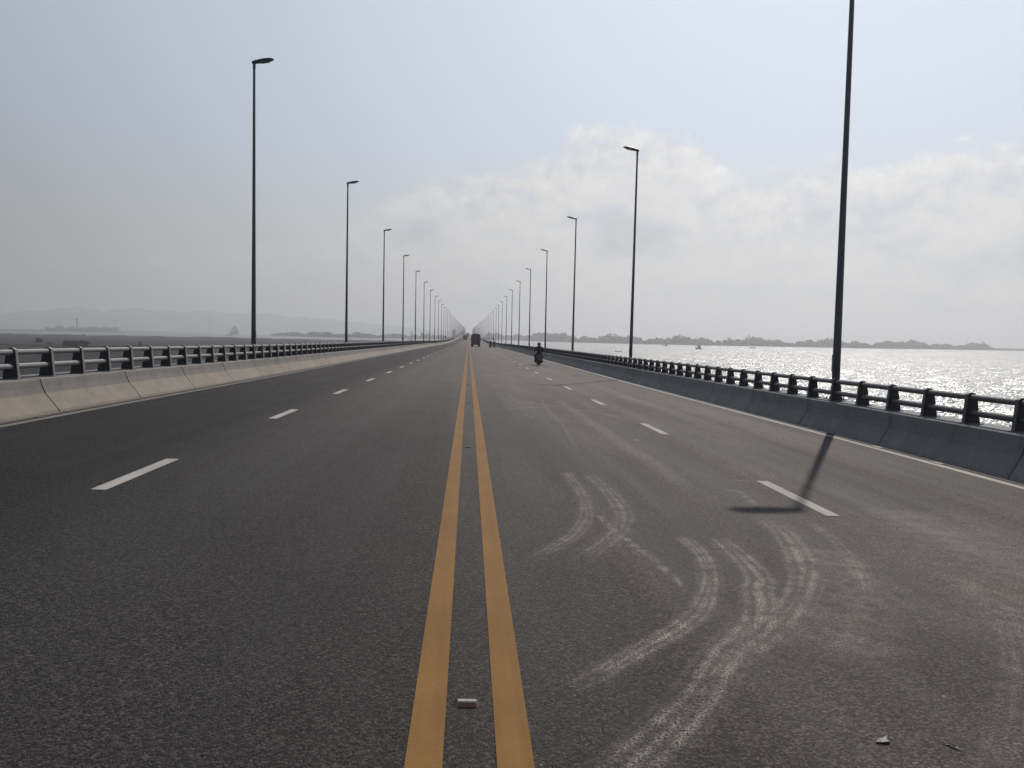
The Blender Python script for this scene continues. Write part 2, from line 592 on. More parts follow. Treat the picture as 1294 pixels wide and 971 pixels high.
M['truckblue'] = mat('dark_blue_truck_paint', (0.030, 0.040, 0.066), 0.5, var=0.2, scale=2)
M['canvas'] = mat('truck_tarpaulin', (0.035, 0.042, 0.058), 0.85, var=0.25, scale=3, bump=0.3, bscale=8, bdist=0.03)
M['truckred'] = mat('dull_red_truck_paint', (0.10, 0.045, 0.04), 0.5, var=0.2, scale=2)
M['truckgrey'] = mat('grey_truck_paint', (0.10, 0.10, 0.11), 0.5, var=0.15, scale=2)
M['window'] = mat('dark_window_glass', (0.02, 0.024, 0.028), 0.12)
M['redlens'] = mat('red_lens', (0.07, 0.01, 0.009), 0.25)
M['clearlens'] = mat('clear_lens', (0.5, 0.5, 0.48), 0.2)
M['plate'] = mat('number_plate_white', (0.20, 0.20, 0.20), 0.5)
M['scooter'] = mat('dark_scooter_paint', (0.022, 0.022, 0.034), 0.3, var=0.1)
M['cloth'] = mat('dark_navy_cloth', (0.022, 0.023, 0.040), 0.9, var=0.25, scale=9, bump=0.3, bscale=20)
M['trouser'] = mat('black_cloth', (0.018, 0.018, 0.022), 0.9, var=0.2, scale=9)
M['skin'] = mat('skin', (0.30, 0.18, 0.12), 0.6)
M['helmet'] = mat('dark_helmet', (0.016, 0.016, 0.02), 0.3)
M['amber'] = mat('amber_reflector', (0.05, 0.012, 0.010), 0.3)
M['stud'] = mat('stud_casing', (0.035, 0.026, 0.022), 0.5, var=0.2, scale=30)
M['studcap'] = mat('stud_cap', (0.20, 0.185, 0.16), 0.6, var=0.3, scale=60)
M['scrap'] = mat('white_scrap', (0.24, 0.225, 0.21), 0.8, var=0.1)
M['gravel'] = mat('pale_gravel', (0.36, 0.33, 0.30), 0.9)
M['wall'] = mat('far_building_wall', (0.20, 0.20, 0.205), 0.8, var=0.1)
M['boat'] = mat('dark_boat_paint', (0.06, 0.055, 0.055), 0.6)
M['shiphull'] = mat('ship_hull_paint', (0.12, 0.09, 0.085), 0.6)
M['shipwhite'] = mat('ship_white_paint', (0.55, 0.55, 0.54), 0.6)

# ------------------------------------------------------------------ sea, land, far shore
SEA = -10.0


def sheet(name, ring, z, material, kind='structure'):
    """flat polygon fan"""
    me = mesh(name, [(x, y, z) for x, y in ring], [tuple(range(len(ring)))], [material])
    fix_normals(me)
    if me.polygons[0].normal.z < 0:
        me.flip_normals()
    return link(name, me, kind=kind)




def build_sea():
    """one sheet of open water with real chop where the cells are fine enough"""
    ang = np.unique(np.round(np.concatenate([np.linspace(-math.pi, 0.02, 40), np.arange(0.02, 0.86, 0.0019), np.linspace(0.86, math.pi, 30)]), 5))[:-1]
    rad = [12.0, 50.0]
    while rad[-1] < 8300:
        r_ = rad[-1]
        rad.append(r_ * (1.0085 if r_ < 2600 else 1.06))
    rad = np.array(rad[:-1] + [8400.0])
    A_, R_ = np.meshgrid(ang, rad)
    X, Y = R_ * np.sin(A_), R_ * np.cos(A_)
    Z = np.zeros_like(X)
    cell = np.maximum(np.gradient(rad)[:, None] * np.ones_like(A_), R_ * np.gradient(ang)[None, :])
    rs = np.random.default_rng(5)
    for lam in np.geomspace(1.3, 22, 54):
        k = 2 * math.pi / lam
        th = rs.normal(0.9, 0.75)
        amp = 0.065 / k * (1.0 if lam < 8 else (8 / lam) ** .8)
        w = np.clip((lam / cell - 1.8) / 1.6, 0, 1)
        ph = k * (X * math.sin(th) + Y * math.cos(th)) + rs.uniform(0, 6.28)
        Z += w * amp * (np.sin(ph) + 0.25 * np.cos(2 * ph))
    n_a, n_r = len(ang), len(rad)
    V = np.stack([X, Y, Z + SEA], -1).reshape(-1, 3)
    idx = np.arange(n_a * n_r).reshape(n_r, n_a)
    nxt = np.roll(idx, -1, 1)
    F = np.stack([idx[:-1], idx[1:], nxt[1:], nxt[:-1]], -1).reshape(-1, 4)[:, ::-1]
    tot = F.size + n_a
    me = bpy.data.meshes.new('sea')
    me.vertices.add(len(V))
    me.vertices.foreach_set('co', V.ravel())
    me.loops.add(tot)
    me.loops.foreach_set('vertex_index', np.concatenate([F.ravel(), idx[0][::-1]]).astype(np.int32))
    me.polygons.add(len(F) + 1)
    me.polygons.foreach_set('loop_start', np.concatenate([np.arange(0, F.size, 4), [F.size]]).astype(np.int32))
    me.update(calc_edges=True)
    me.validate()
    if me.polygons[0].normal.z < 0:
        me.flip_normals()
    me.polygons.foreach_set('use_smooth', np.ones(len(me.polygons), bool))
    me.materials.append(M['sea'])
    return link('sea', me, kind='structure')


build_sea()


def land(name, ring, h, material, bank=4.0):
    """land polygon with a sloping bank down under the water"""
    pts = [Vector((x, y)) for x, y in ring]
    n = len(pts)
    area = sum(pts[i].x * pts[(i + 1) % n].y - pts[(i + 1) % n].x * pts[i].y for i in range(n))
    if area < 0:
        pts.reverse()
    outer = []
    for i in range(n):
        a, b_, c = pts[i - 1], pts[i], pts[(i + 1) % n]
        d1, d2 = (b_ - a).normalized(), (c - b_).normalized()
        nrm = (Vector((d1.y, -d1.x)) + Vector((d2.y, -d2.x)))
        nrm = nrm.normalized() if nrm.length > 1e-6 else Vector((d1.y, -d1.x))
        outer.append(b_ + nrm * bank)
    v = [(p.x, p.y, SEA + h) for p in pts] + [(p.x, p.y, SEA - 0.6) for p in outer]
    f = [tuple(range(n))] + [(i, n + i, n + (i + 1) % n, (i + 1) % n) for i in range(n)]
    me = mesh(name, v, f, [material])
    return link(name, me, kind='structure')


def wob(p, q, n, amp):
    out = []
    for i in range(n):
        t = i / n
        out.append((p[0] + (q[0] - p[0]) * t + random.uniform(-amp, amp), p[1] + (q[1] - p[1]) * t + random.uniform(-amp, amp)))
    return out


def wobline(pts, step_, amp):
    out = []
    for p, q in zip(pts[:-1], pts[1:]):
        n = max(1, int(math.hypot(q[0] - p[0], q[1] - p[1]) / step_))
        out += wob(p, q, n, amp)
    return out + [pts[-1]]


near_shore = wobline([(-2600, 1500), (-1300, 1330), (-731, 1255), (-620, 1270), (-513, 1262), (-457, 1290), (-401, 1345), (-298, 1290), (-249, 1290), (-184, 1300), (-150, 1360), (-60, 1420), (-14, 1430)], 60, 9)
land('mudflat', near_shore + [(-14, 900), (-14, 300), (-14, -400), (-2600, -400)], 0.35, M['mud'])

# low dyke crossing the mudflat
def ridge(name, pts, w, h, material, jit=0.3):
    v, f = [], []
    for i, (x, y) in enumerate(pts):
        hh = h * random.uniform(1 - jit, 1 + jit)
        v += [(x, y - w, SEA + 0.2), (x, y - w * .3, SEA + 0.35 + hh), (x, y + w * .3, SEA + 0.35 + hh), (x, y + w, SEA + 0.2)]
    for i in range(len(pts) - 1):
        for k in range(3):
            f.append((i * 4 + k, i * 4 + k + 1, i * 4 + k + 5, i * 4 + k + 4))
    me = mesh(name, v, f, [material])
    return link(name, me, kind='structure')


M['dyke'] = mat('dyke_scrub', (0.009, 0.010, 0.009), 0.95, spec=0.1, var=0.4, scale=0.3)
ridge('dyke', wobline([(-900, 520), (-288, 497), (-228, 470), (-200, 520), (-120, 560), (-30, 600)], 7, 1.2), 3.5, 0.9, M['dyke'], 0.5)
ridge('dyke', wobline([(-1200, 1180), (-600, 1190), (-430, 1240), (-300, 1220), (-150, 1290), (-40, 1340)], 12, 3), 6, 1.2, M['dyke'], 0.5)

# far shores
right_shore = [(60, 2480), (131, 2500), (226, 2100), (333, 1950), (430, 1850), (589, 1845), (819, 1900), (967, 1890), (1303, 2060), (1642, 2211), (1900, 2420), (3400, 3300)]
land('far_shore', wobline(right_shore, 70, 10) + [(4200, 5200), (60, 5200)], 1.0, M['mud'], 8)
left_far = [(-640, 2560), (-500, 2330), (-365, 2110), (-301, 2100), (-261, 2180), (-147, 2230), (-63, 2260), (60, 2300)]
land('far_shore', wobline(left_far, 50, 8) + [(60, 4600), (-900, 4600)], 1.0, M['mud'], 8)
land('far_shore', wobline([(-2900, 2500), (-1330, 2380), (-1330, 2560), (-1170, 2730), (-1300, 2900), (-1390, 3700), (-1441, 4437)], 90, 12) + [(-1500, 5200), (-4200, 5200)], 1.0, M['mud'], 8)


def leaves(centers, radii, n_each, size, flat=0.7):
    """leaf clumps as crossed triangles scattered through ellipsoids"""
    V, F = [], []
    for (cx, cy, cz), (rx, rz) in zip(centers, radii):
        for _ in range(n_each):
            while True:
                p = np.array([random.uniform(-1, 1) for _ in range(3)])
                if p @ p < 1:
                    break
            c = np.array([cx, cy, cz]) + p * np.array([rx, rx, rz])
            s = size * random.uniform(0.6, 1.3)
            a = np.array([random.gauss(0, 1) for _ in range(3)])
            a /= np.linalg.norm(a)
            b = np.cross(a, [random.gauss(0, 1) for _ in range(3)])
            b /= np.linalg.norm(b) + 1e-9
            k = len(V)
            V += [c - a * s, c + b * s * flat, c + a * s, c - b * s * flat]
            F.append((k, k + 1, k + 2, k + 3))
    return V, F


def woods(name, line, depth, hfun, spacing, label, leaf=2.4, n=26):
    """a far wood that reads as one mass"""
    C_, Rr = [], []
    for p, q in zip(line[:-1], line[1:]):
        L = math.hypot(q[0] - p[0], q[1] - p[1])
        n = max(1, int(L / spacing))
        for i in range(n):
            t = (i + random.random()) / n
            x, y = p[0] + (q[0] - p[0]) * t, p[1] + (q[1] - p[1]) * t
            ux, uy = x / math.hypot(x, y), y / math.hypot(x, y)
            for row in range(3):
                dd = 10 + row * depth / 2 + random.uniform(0, depth / 3)
                h = hfun(x, y) * random.uniform(0.78, 1.04) * (1 + row * 0.10)
                if h < 1:
                    continue
                r = h * random.uniform(0.32, 0.5) + 1.5
                C_.append((x + ux * dd, y + uy * dd, SEA + 1 + h * .5))
                Rr.append((r, h * .5))
    V, F = leaves(C_, Rr, n, leaf)
    me = mesh(name, V, F, [M['leaf']])
    o = link(name, me, kind='stuff')
    o['label'] = label
    return o


def hr_(x, y):
    a = math.degrees(math.atan2(x, y))
    base = 15 + 4.5 * math.sin(a * 1.3) + 3 * math.sin(a * 3.7 + 1) + 2.0 * math.sin(a * 9.1)
    if a < 8:
        base += 3
    return max(6, base) * (1 if a < 34.6 else max(0.12, 1 - (a - 34.6) * 1.3))


woods('distant_woodland', right_shore[:-1], 60, hr_, 7, 'hazy belt of trees along the far shore on the right')


def hl_(x, y):
    a = math.degrees(math.atan2(x, y))
    return max(4.0, 10.5 + 3 * math.sin(a * 2.4 + 2) + 2.0 * math.sin(a * 6 + .5)) * (1 if a > -13 else .5)


woods('distant_woodland', left_far, 50, hl_, 6, 'hazy belt of trees along the far shore left of the road')
woods('distant_woodland', [(-1398, 2640), (-1340, 2690), (-1296, 2706), (-1208, 2746)], 30, lambda x, y: (15 if x > -1300 else 11) + 3 * math.sin(x * .21) + random.uniform(-3, 3) + (7 if -1372 < x < -1358 else 0), 3.0, 'clump of hazy trees on the far left bank beside the chimney', 1.5, 40)


# hills far inland on both sides
def mountain(name, crest, base_d, seed):
    """crest: list of (x, y, z); a ridge with spurs, front and back slopes"""
    rs = np.random.default_rng(seed)
    pts = []
    for (x0, y0, z0), (x1, y1, z1) in zip(crest[:-1], crest[1:]):
        n = max(2, int(math.hypot(x1 - x0, y1 - y0) / 45))
        for i in range(n):
            t = i / n
            pts.append((x0 + (x1 - x0) * t, y0 + (y1 - y0) * t, z0 + (z1 - z0) * t + rs.normal(0, 4)))
    pts.append(crest[-1])
    rows = 9
    V, F = [], []
    for (x, y, z) in pts:
        L = math.hypot(x, y)
        ux, uy = x / L, y / L
        for k in range(rows):
            s = (k / (rows - 1)) * 2 - 1
            hgt = z * (1 - abs(s)) ** 0.9 + (SEA - 3) * abs(s)
            hgt += rs.normal(0, 1) * 9 * (1 - abs(s)) * (1 if abs(s) > .01 else 0)
            V.append((x + ux * base_d * s, y + uy * base_d * s, hgt))
    for i in range(len(pts) - 1):
        for k in range(rows - 1):
            a = i * rows + k
            F.append((a, a + rows, a + rows + 1, a + 1))
    me = mesh(name, V, F, [M['hill']], smooth=True)
    return link(name, me, kind='structure')


mountain('hills', [(-4300, 5400, 70), (-3530, 6045, 91), (-3456, 6087, 116), (-3262, 6194, 132), (-3191, 6230, 156), (-3046, 6303, 167), (-2921, 6361, 142), (-2844, 6396, 164),
                   (-2686, 6464, 176), (-2632, 6486, 162), (-2523, 6530, 168), (-2411, 6572, 143), (-2209, 6642, 172), (-2091, 6680, 153), (-1785, 6769, 165), (-1659, 6801, 150), (-1202, 6896, 120), (-515, 6981, 70), (200, 7000, 20)], 700, 3)

# ------------------------------------------------------------------ road deck
TRACKS = [  # (half width, strength, ground points) of the chalky tyre scuffs
    (.085, 1.0, [(1.21, 9.62), (1.22, 8.95), (1.22, 8.31), (1.19, 7.75), (1.13, 7.21), (1.0, 6.72), (0.85, 6.33), (0.68, 6.04), (0.45, 5.6)]),
    (.12, 0.8, [(1.49, 9.51), (1.52, 8.87), (1.55, 8.37), (1.54, 7.8), (1.51, 7.3), (1.38, 6.77), (1.21, 6.37), (0.82, 5.64)]),
    (.05, 1.0, [(1.23, 7.27), (1.26, 6.76), (1.32, 6.39), (1.36, 6.05), (1.41, 5.81), (1.45, 5.42), (1.47, 4.99)]),
    (.09, 1.3, [(1.83, 6.52), (1.86, 6.17), (1.84, 5.85), (1.77, 5.5), (1.68, 5.2), (1.48, 4.71), (1.28, 4.41), (1.1, 4.21), (0.94, 4.05), (0.79, 3.88), (0.65, 3.71), (0.44, 3.52)]),
    (.14, 1.2, [(2.16, 6.52), (2.16, 6.07), (2.13, 5.64), (2.1, 5.33), (1.98, 5.12), (1.89, 4.78), (1.71, 4.4), (1.54, 4.2), (1.38, 3.98), (1.23, 3.74), (1.11, 3.52), (0.99, 3.35), (0.87, 3.19), (0.74, 3.03), (0.62, 2.88), (.4, 2.6)]),
    (.15, 1.0, [(2.88, 7.27), (2.85, 6.76), (2.71, 6.17), (2.55, 5.66), (2.34, 5.23), (2.22, 5.01), (2.0, 4.67), (1.77, 4.36), (1.55, 4.13), (1.2, 3.75)]),
    (.10, 0.45, [(3.69, 5.65), (3.63, 5.23), (3.57, 4.87), (3.38, 4.57), (3.02, 4.0), (2.74, 3.62), (2.4, 3.2), (1.9, 2.7)]),
    (.07, 0.7, [(3.31, 7.23), (3.24, 6.73), (3.16, 6.28), (3.0, 5.7), (2.7, 5.0)]),
    (.022, 1.3, [(1.23, 16.48), (1.75, 16.44), (2.15, 15.9), (2.56, 14.99), (2.77, 14.48)]),
    (.09, 0.6, [(0.89, 18.24), (1.59, 19.07), (2.23, 19.36)]),
    (.05, 1.6, [(2.79, 13.11), (3.03, 13.07)]),
    (.05, 0.9, [(2.95, 8.72), (3.12, 8.72), (3.08, 8.25), (3.05, 7.92)]),
    (.06, 0.5, [(2.07, 22.53), (1.87, 17.52), (1.88, 15.15), (1.7, 12.49), (1.63, 11.28)]),
    (.05, 1.0, [(3.32, 9.4), (3.49, 9.36)]),
    (.20, 0.32, [(2.6, 22), (2.5, 14), (2.6, 10), (2.4, 8)]),
    (.16, 0.5, [(0.75, 21.5), (1.3, 21), (2.4, 19.5), (3.6, 17)]),
    (.45, 0.50, [(2.9, 6.3), (2.7, 5.2), (2.3, 4.4), (1.9, 3.9)]),
    (1.1, 0.40, [(4.7, 8.0), (4.4, 6.4), (3.8, 5.0), (3.2, 4.0)]),
]


def build_road():
    xs = np.unique(np.round(np.concatenate([np.linspace(-7.42, 0.2, 12), np.arange(0.25, 3.4, 0.022), np.arange(3.4, 4.6, 0.06), np.linspace(4.6, 7.6, 8)]), 4))
    ys = np.concatenate([np.arange(-58, 1.6, 6.0), np.arange(2.0, 10, 0.032), np.arange(10, 24, 0.12), np.arange(24, 60, 1.5), np.arange(60, 300, 6), np.arange(300, 2300, 25), [2300]])
    ys = np.unique(np.round(ys, 3))
    X, Y = np.meshgrid(xs, ys)
    Z = prof(Y) - XFALL * X
    V = np.stack([X, Y, Z], -1).reshape(-1, 3)
    nx, ny = len(xs), len(ys)
    idx = np.arange(nx * ny).reshape(ny, nx)
    F = np.stack([idx[:-1, :-1], idx[:-1, 1:], idx[1:, 1:], idx[1:, :-1]], -1).reshape(-1, 4)
    me = bpy.data.meshes.new('road')
    me.vertices.add(len(V))
    me.vertices.foreach_set('co', V.ravel())
    me.loops.add(F.size)
    me.loops.foreach_set('vertex_index', F.ravel().astype(np.int32))
    me.polygons.add(len(F))
    me.polygons.foreach_set('loop_start', np.arange(0, F.size, 4, dtype=np.int32))
    me.update(calc_edges=True)
    me.validate()
    me.materials.append(M['asphalt'])
    D = np.zeros(len(V))
    px, py = V[:, 0], V[:, 1]
    sel = np.where((px > -.2) & (px < 5.5) & (py > 1.5) & (py < 24))[0]
    qx, qy = px[sel], py[sel]
    for w, s, pts in TRACKS:
        if .06 < w < .19:
            w *= 1.12
        best = np.full(len(sel), 1e9)
        pts = np.array(pts)
        if len(pts) > 3:                                   # round the corners
            for _ in range(2):
                a = pts[:-1] * .75 + pts[1:] * .25
                b = pts[:-1] * .25 + pts[1:] * .75
                pts = np.concatenate([pts[:1], np.stack([a, b], 1).reshape(-1, 2), pts[-1:]])
        cum = np.concatenate([[0], np.cumsum(np.hypot(*np.diff(pts, axis=0).T))])
        tt = np.zeros(len(sel))
        for i in range(len(pts) - 1):
            a, b = pts[i], pts[i + 1]
            d = b - a
            L2 = d @ d + 1e-9
            t = np.clip(((qx - a[0]) * d[0] + (qy - a[1]) * d[1]) / L2, 0, 1)
            dist = np.hypot(qx - a[0] - t * d[0], qy - a[1] - t * d[1])
            nb = dist < best
            best[nb] = dist[nb]
            tt[nb] = (cum[i] + t[nb] * math.sqrt(L2)) / cum[-1]
        prof_ = np.clip(1 - (best / w) ** 2, 0, 1) * (0.60 + 0.40 * np.cos(best / w * 12.0 + 0.4 + 1.1 * np.sin(tt * 9 + w * 50)))
        prof_ = np.where(w > .19, np.clip(1 - best / w, 0, 1), prof_)
        rag = 0.72 + 0.20 * np.sin(tt * 23 + w * 90) * np.sin(tt * 61 + 2) + 0.22 * np.sin(qx * 31 + 2 * np.sin(qy * 17)) * np.sin(qy * 23 + 2 * np.sin(qx * 13))
        prof_ = prof_ * np.clip(rag, 0.05, 1.2)
        fade = np.clip(tt / .06, 0, 1) * np.clip((1 - tt) / .12, 0, 1)
        D[sel] = np.maximum(D[sel], prof_ * s * fade) if w <= .19 else D[sel] + prof_ * s * fade
    at = me.attributes.new('dust', 'FLOAT', 'POINT')
    at.data.foreach_set('value', D.astype(np.float32))
    return link('road', me, kind='structure')


road = build_road()


def strip(name, x0, x1, lift, material, y0=-40, y1=2290, parent=road, rag=0.0):
    ys = np.concatenate([np.arange(y0, 24, 1.0), np.arange(24, 60, 1.5), np.arange(60, 300, 6), np.arange(300, y1, 25), [y1]])
    v, f = [], []
    for y in ys:
        for x in (x0, x1):
            v.append((x, y, road_z(x, y) + lift))
    for i in range(len(ys) - 1):
        f.append((2 * i, 2 * i + 1, 2 * i + 3, 2 * i + 2))
    return link(name, mesh(name, v, f, [material]), parent)


strip('centre_line', -0.25, -0.105, 0.004, M['yellow'])
strip('centre_line', 0.105, 0.25, 0.004, M['yellow'])
strip('edge_line', -7.06, -6.91, 0.004, M['edge'])
strip('edge_line', 7.11, 7.27, 0.004, M['edge_right'])
strip('gutter', -7.30, -7.12, 0.006, M['gutter'])
strip('gutter', 7.31, 7.48, 0.006, M['gutter'])

# broken lane lines
dash_me = mesh('lane_dash', [(-.076, -.95, 0), (.076, -.95, 0), (.076, .95, 0), (-.076, .95, 0)], [(0, 1, 2, 3)], [M['white']])
for X0, y0 in ((-3.595, 8.57), (3.664, 8.43)):
    for n in range(-2, 70):
        y = y0 + n * 6.639
        link('lane_dash', dash_me, road, (X0, y, road_z(X0, y) + 0.004), (math.atan(slope(y)), math.atan(XFALL), 0))

# drain inlets at the edge
dr = MB().lathe([(0.0, 0), (.085, 0), (.085, .003), (0.0, .003)], n=16)
dr_me = dr.me('drain_inlet', M['black'])
for x, y in ((7.30, 11.55), (7.31, 13.35), (-7.12, 13.2), (7.31, 33.0)):
    link('drain_inlet', dr_me, road, (x, y, road_z(x, y) + 0.0085), (math.atan(slope(y)), math.atan(XFALL), 0)).scale = (0.8, 1.7, 1)


# deck slab and girders below
def build_deck():
    outline = [(-8.55, -.02), (-7.45, -.004), (-7.45, -.25), (7.6, -.25), (7.6, -.004), (8.65, -.02), (8.65, -.45), (5.2, -.75), (4.4, -2.6), (-4.4, -2.6), (-5.2, -.75), (-8.55, -.45)]
    ys = np.concatenate([np.arange(-58, 60, 6), np.arange(60, 300, 12), np.arange(300, 2300, 50), [2300]])
    v, f = [], []
    n = len(outline)
    for y in ys:
        for x, z in outline:
            v.append((x, y, road_z(x, y) + z))
    for i in range(len(ys) - 1):
        for k in range(n):
            f.append((i * n + k, i * n + (k + 1) % n, (i + 1) * n + (k + 1) % n, (i + 1) * n + k))
    me = mesh('bridge_deck', v, f, [M['deckc']])
    fix_normals(me)
    return link('bridge_deck', me, kind='structure')


build_deck()

# ------------------------------------------------------------------ concrete barriers and railings
PITCH_P = 1.13


def barrier(side):
    left = side < 0
    if left:   # (distance from road axis, height above deck)
        o = [(7.25, .0), (7.27, .05), (7.50, .33), (7.545, .44), (7.58, .565), (7.60, .58), (8.30, .58), (8.34, .54), (8.36, -.02)]
        yj = 14.06
    else:
        o = [(7.43, .0), (7.45, .05), (7.61, .33), (7.64, .44), (7.665, .605), (7.68, .62), (8.44, .62), (8.48, .58), (8.50, -.02)]
        yj = 13.55
    L = 3 * PITCH_P
    nm = 'left' if left else 'right'
    t = thing('concrete_barrier', ('sunlit pale concrete parapet along the left edge of the bridge' if left else 'shaded grey concrete parapet along the right edge of the bridge by the glittering water'), 'barrier')
    prof_ = [(side * a, z - XFALL * side * a) for a, z in o]
    gap = .009
    mb = MB()
    c = .012
    ys = [(gap, c), (gap + c, 0), (L - gap - c, 0), (L - gap, c)]
    n = len(prof_)
    v = []
    mid = (side * 7.95, .28)
    for y, ins in ys:
        for (a, z) in prof_:
            da, dz = mid[0] - a, mid[1] - z
            k = ins / max(.05, math.hypot(da, dz))
            v.append((a + da * k, y, z + dz * k))
    f = []
    for i in range(3):
        for k in range(n):
            f.append((i * n + k, i * n + (k + 1) % n, (i + 1) * n + (k + 1) % n, (i + 1) * n + k))
    f += [tuple(range(n)), tuple(range(3 * n, 4 * n))]
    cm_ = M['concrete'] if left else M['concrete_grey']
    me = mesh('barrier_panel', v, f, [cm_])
    fix_normals(me)
    for k in range(-6, 62):
        y = yj + k * L
        link('barrier_panel', me, t, (0, y, float(prof(y))), (math.atan((float(prof(y + L)) - float(prof(y))) / L), 0, 0))
    # backing that shows dark in the joints
    inner = [(mid[0] + (a - mid[0]) * .93, mid[1] + (z - mid[1]) * .93) for a, z in prof_]
    mbk = MB()
    for k in range(-5, 62):
        y = yj + k * L
        z0 = float(prof(y))
        mbk.add([(a, y - .03, z + z0) for a, z in inner] + [(a, y + .03, z + z0) for a, z in inner],
                [(i, (i + 1) % n, n + (i + 1) % n, n + i) for i in range(n)])
    jb = mbk.me('joint_filler', M['joint'])
    fix_normals(jb)
    link('joint_filler', jb, t)['kind'] = 'stuff'
    # run beyond, too small to part
    ys = np.concatenate([np.arange(yj + 62 * L, 300, 6), np.arange(300, 2290, 25), [2290]])
    v, f = [], []
    for y in ys:
        for a, z in prof_:
            v.append((a, y, z + float(prof(y))))
    for i in range(len(ys) - 1):
        for k in range(n):
            f.append((i * n + k, i * n + (k + 1) % n, (i + 1) * n + (k + 1) % n, (i + 1) * n + k))
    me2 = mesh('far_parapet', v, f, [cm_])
    fix_normals(me2)
    link('far_parapet', me2, t)['kind'] = 'stuff'
    return t


def railing(side):
    left = side < 0
    base = .58 if left else .62
    xr = 7.80 if left else 7.93
    yp0 = 13.65 if left else 10.66
    t = thing('railing', ('grey steel two-rail railing on top of the sunlit left parapet' if left else 'dark two-rail steel railing on the right parapet against the water'), 'railing')
    zt, zl = 1.045, .80                                    # rail centres above the deck
    fx = lambda a, z: (side * a, z - XFALL * side * a)
    # post: trapezoid plate across the parapet with a rounded shoulder and a base plate
    pl = [fx(xr - .085, base), fx(xr - .050, zt - .03), fx(xr - .045, zt + .045), fx(xr - .01, zt + .064), fx(xr + .07, zt + .055), fx(xr + .105, zt), fx(xr + .175, base)]
    mb = MB().prism(pl, -.028, .028)
    bp = MB().box((side * (xr + .045), 0, base - XFALL * side * xr + .008), (.30, .16, .016))
    for sx in (-.115, .115):
        bp.tube((side * (xr + .045) + sx, 0, base - XFALL * side * xr), (side * (xr + .045) + sx, 0, base - XFALL * side * xr + .04), .012, n=6)
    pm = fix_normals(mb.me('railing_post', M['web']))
    fl = MB()
    fp = [pl[0], pl[1], pl[2], pl[3], pl[4]]
    off_ = [(a - side * .012, b) for a, b in fp[:3]] + [(fp[3][0], fp[3][1] + .012), (fp[4][0], fp[4][1] + .012)]
    fl.prism(fp + off_[::-1], -.034, .034)
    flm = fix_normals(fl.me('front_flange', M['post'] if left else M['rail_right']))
    bm_ = bp.me('base_plate', M['post'])
    # rails, one length per bay, with a collar where it meets the post
    def rail_me(z, r):
        x, zz = fx(xr + .012, z)
        b = MB().tube((x, .026, zz), (x, PITCH_P - .026, zz), r, n=10)
        b.tube((x, .026, zz), (x, .075, zz), r * 1.07, n=10)
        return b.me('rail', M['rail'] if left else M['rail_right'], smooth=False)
    rt, rl = rail_me(zt, .049), rail_me(zl, .051)
    n0, n1 = -10, 92
    for k in range(n0, n1):
        y = yp0 + k * PITCH_P
        z = float(prof(y))
        rx = math.atan((float(prof(y + PITCH_P)) - z) / PITCH_P)
        p = link('railing_post', pm, t, (0, y, z))
        if k < 30:
            link('base_plate', bm_, p)
        link('front_flange', flm, p)
        link('top_rail', rt, t, (0, y, z), (rx, 0, 0))
        link('lower_rail', rl, t, (0, y, z), (rx, 0, 0))
    # the rest, joined
    fm, fr = MB(), MB()
    k = n1
    y = yp0 + k * PITCH_P
    while y < 420:
        z = float(prof(y))
        fm.prism([(a, zz + z) for a, zz in (pl[0], pl[2], pl[4], pl[6])], y - .028, y + .028)
        y += PITCH_P
    y = yp0 + n1 * PITCH_P
    while y < 2280:
        st = 4 * PITCH_P if y < 300 else 25
        for z_, r in ((zt, .049), (zl, .051)):
            x, zz = fx(xr + .012, z_)
            fr.tube((x, y, zz + float(prof(y))), (x, y + st, zz + float(prof(y + st))), r, n=6, cap=False)
        y += st
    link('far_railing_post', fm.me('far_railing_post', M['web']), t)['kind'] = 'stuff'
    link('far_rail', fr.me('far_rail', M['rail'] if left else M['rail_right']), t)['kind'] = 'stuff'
    return t


for s in (-1, 1):
    barrier(s)
    railing(s)

# ------------------------------------------------------------------ street lamps
ORD = ['nearest', 'second', 'third', 'fourth', 'fifth', 'sixth', 'seventh', 'eighth', 'ninth', 'tenth', 'eleventh', 'twelfth', 'thirteenth', 'fourteenth', 'fifteenth', 'sixteenth', 'seventeenth', 'eighteenth']


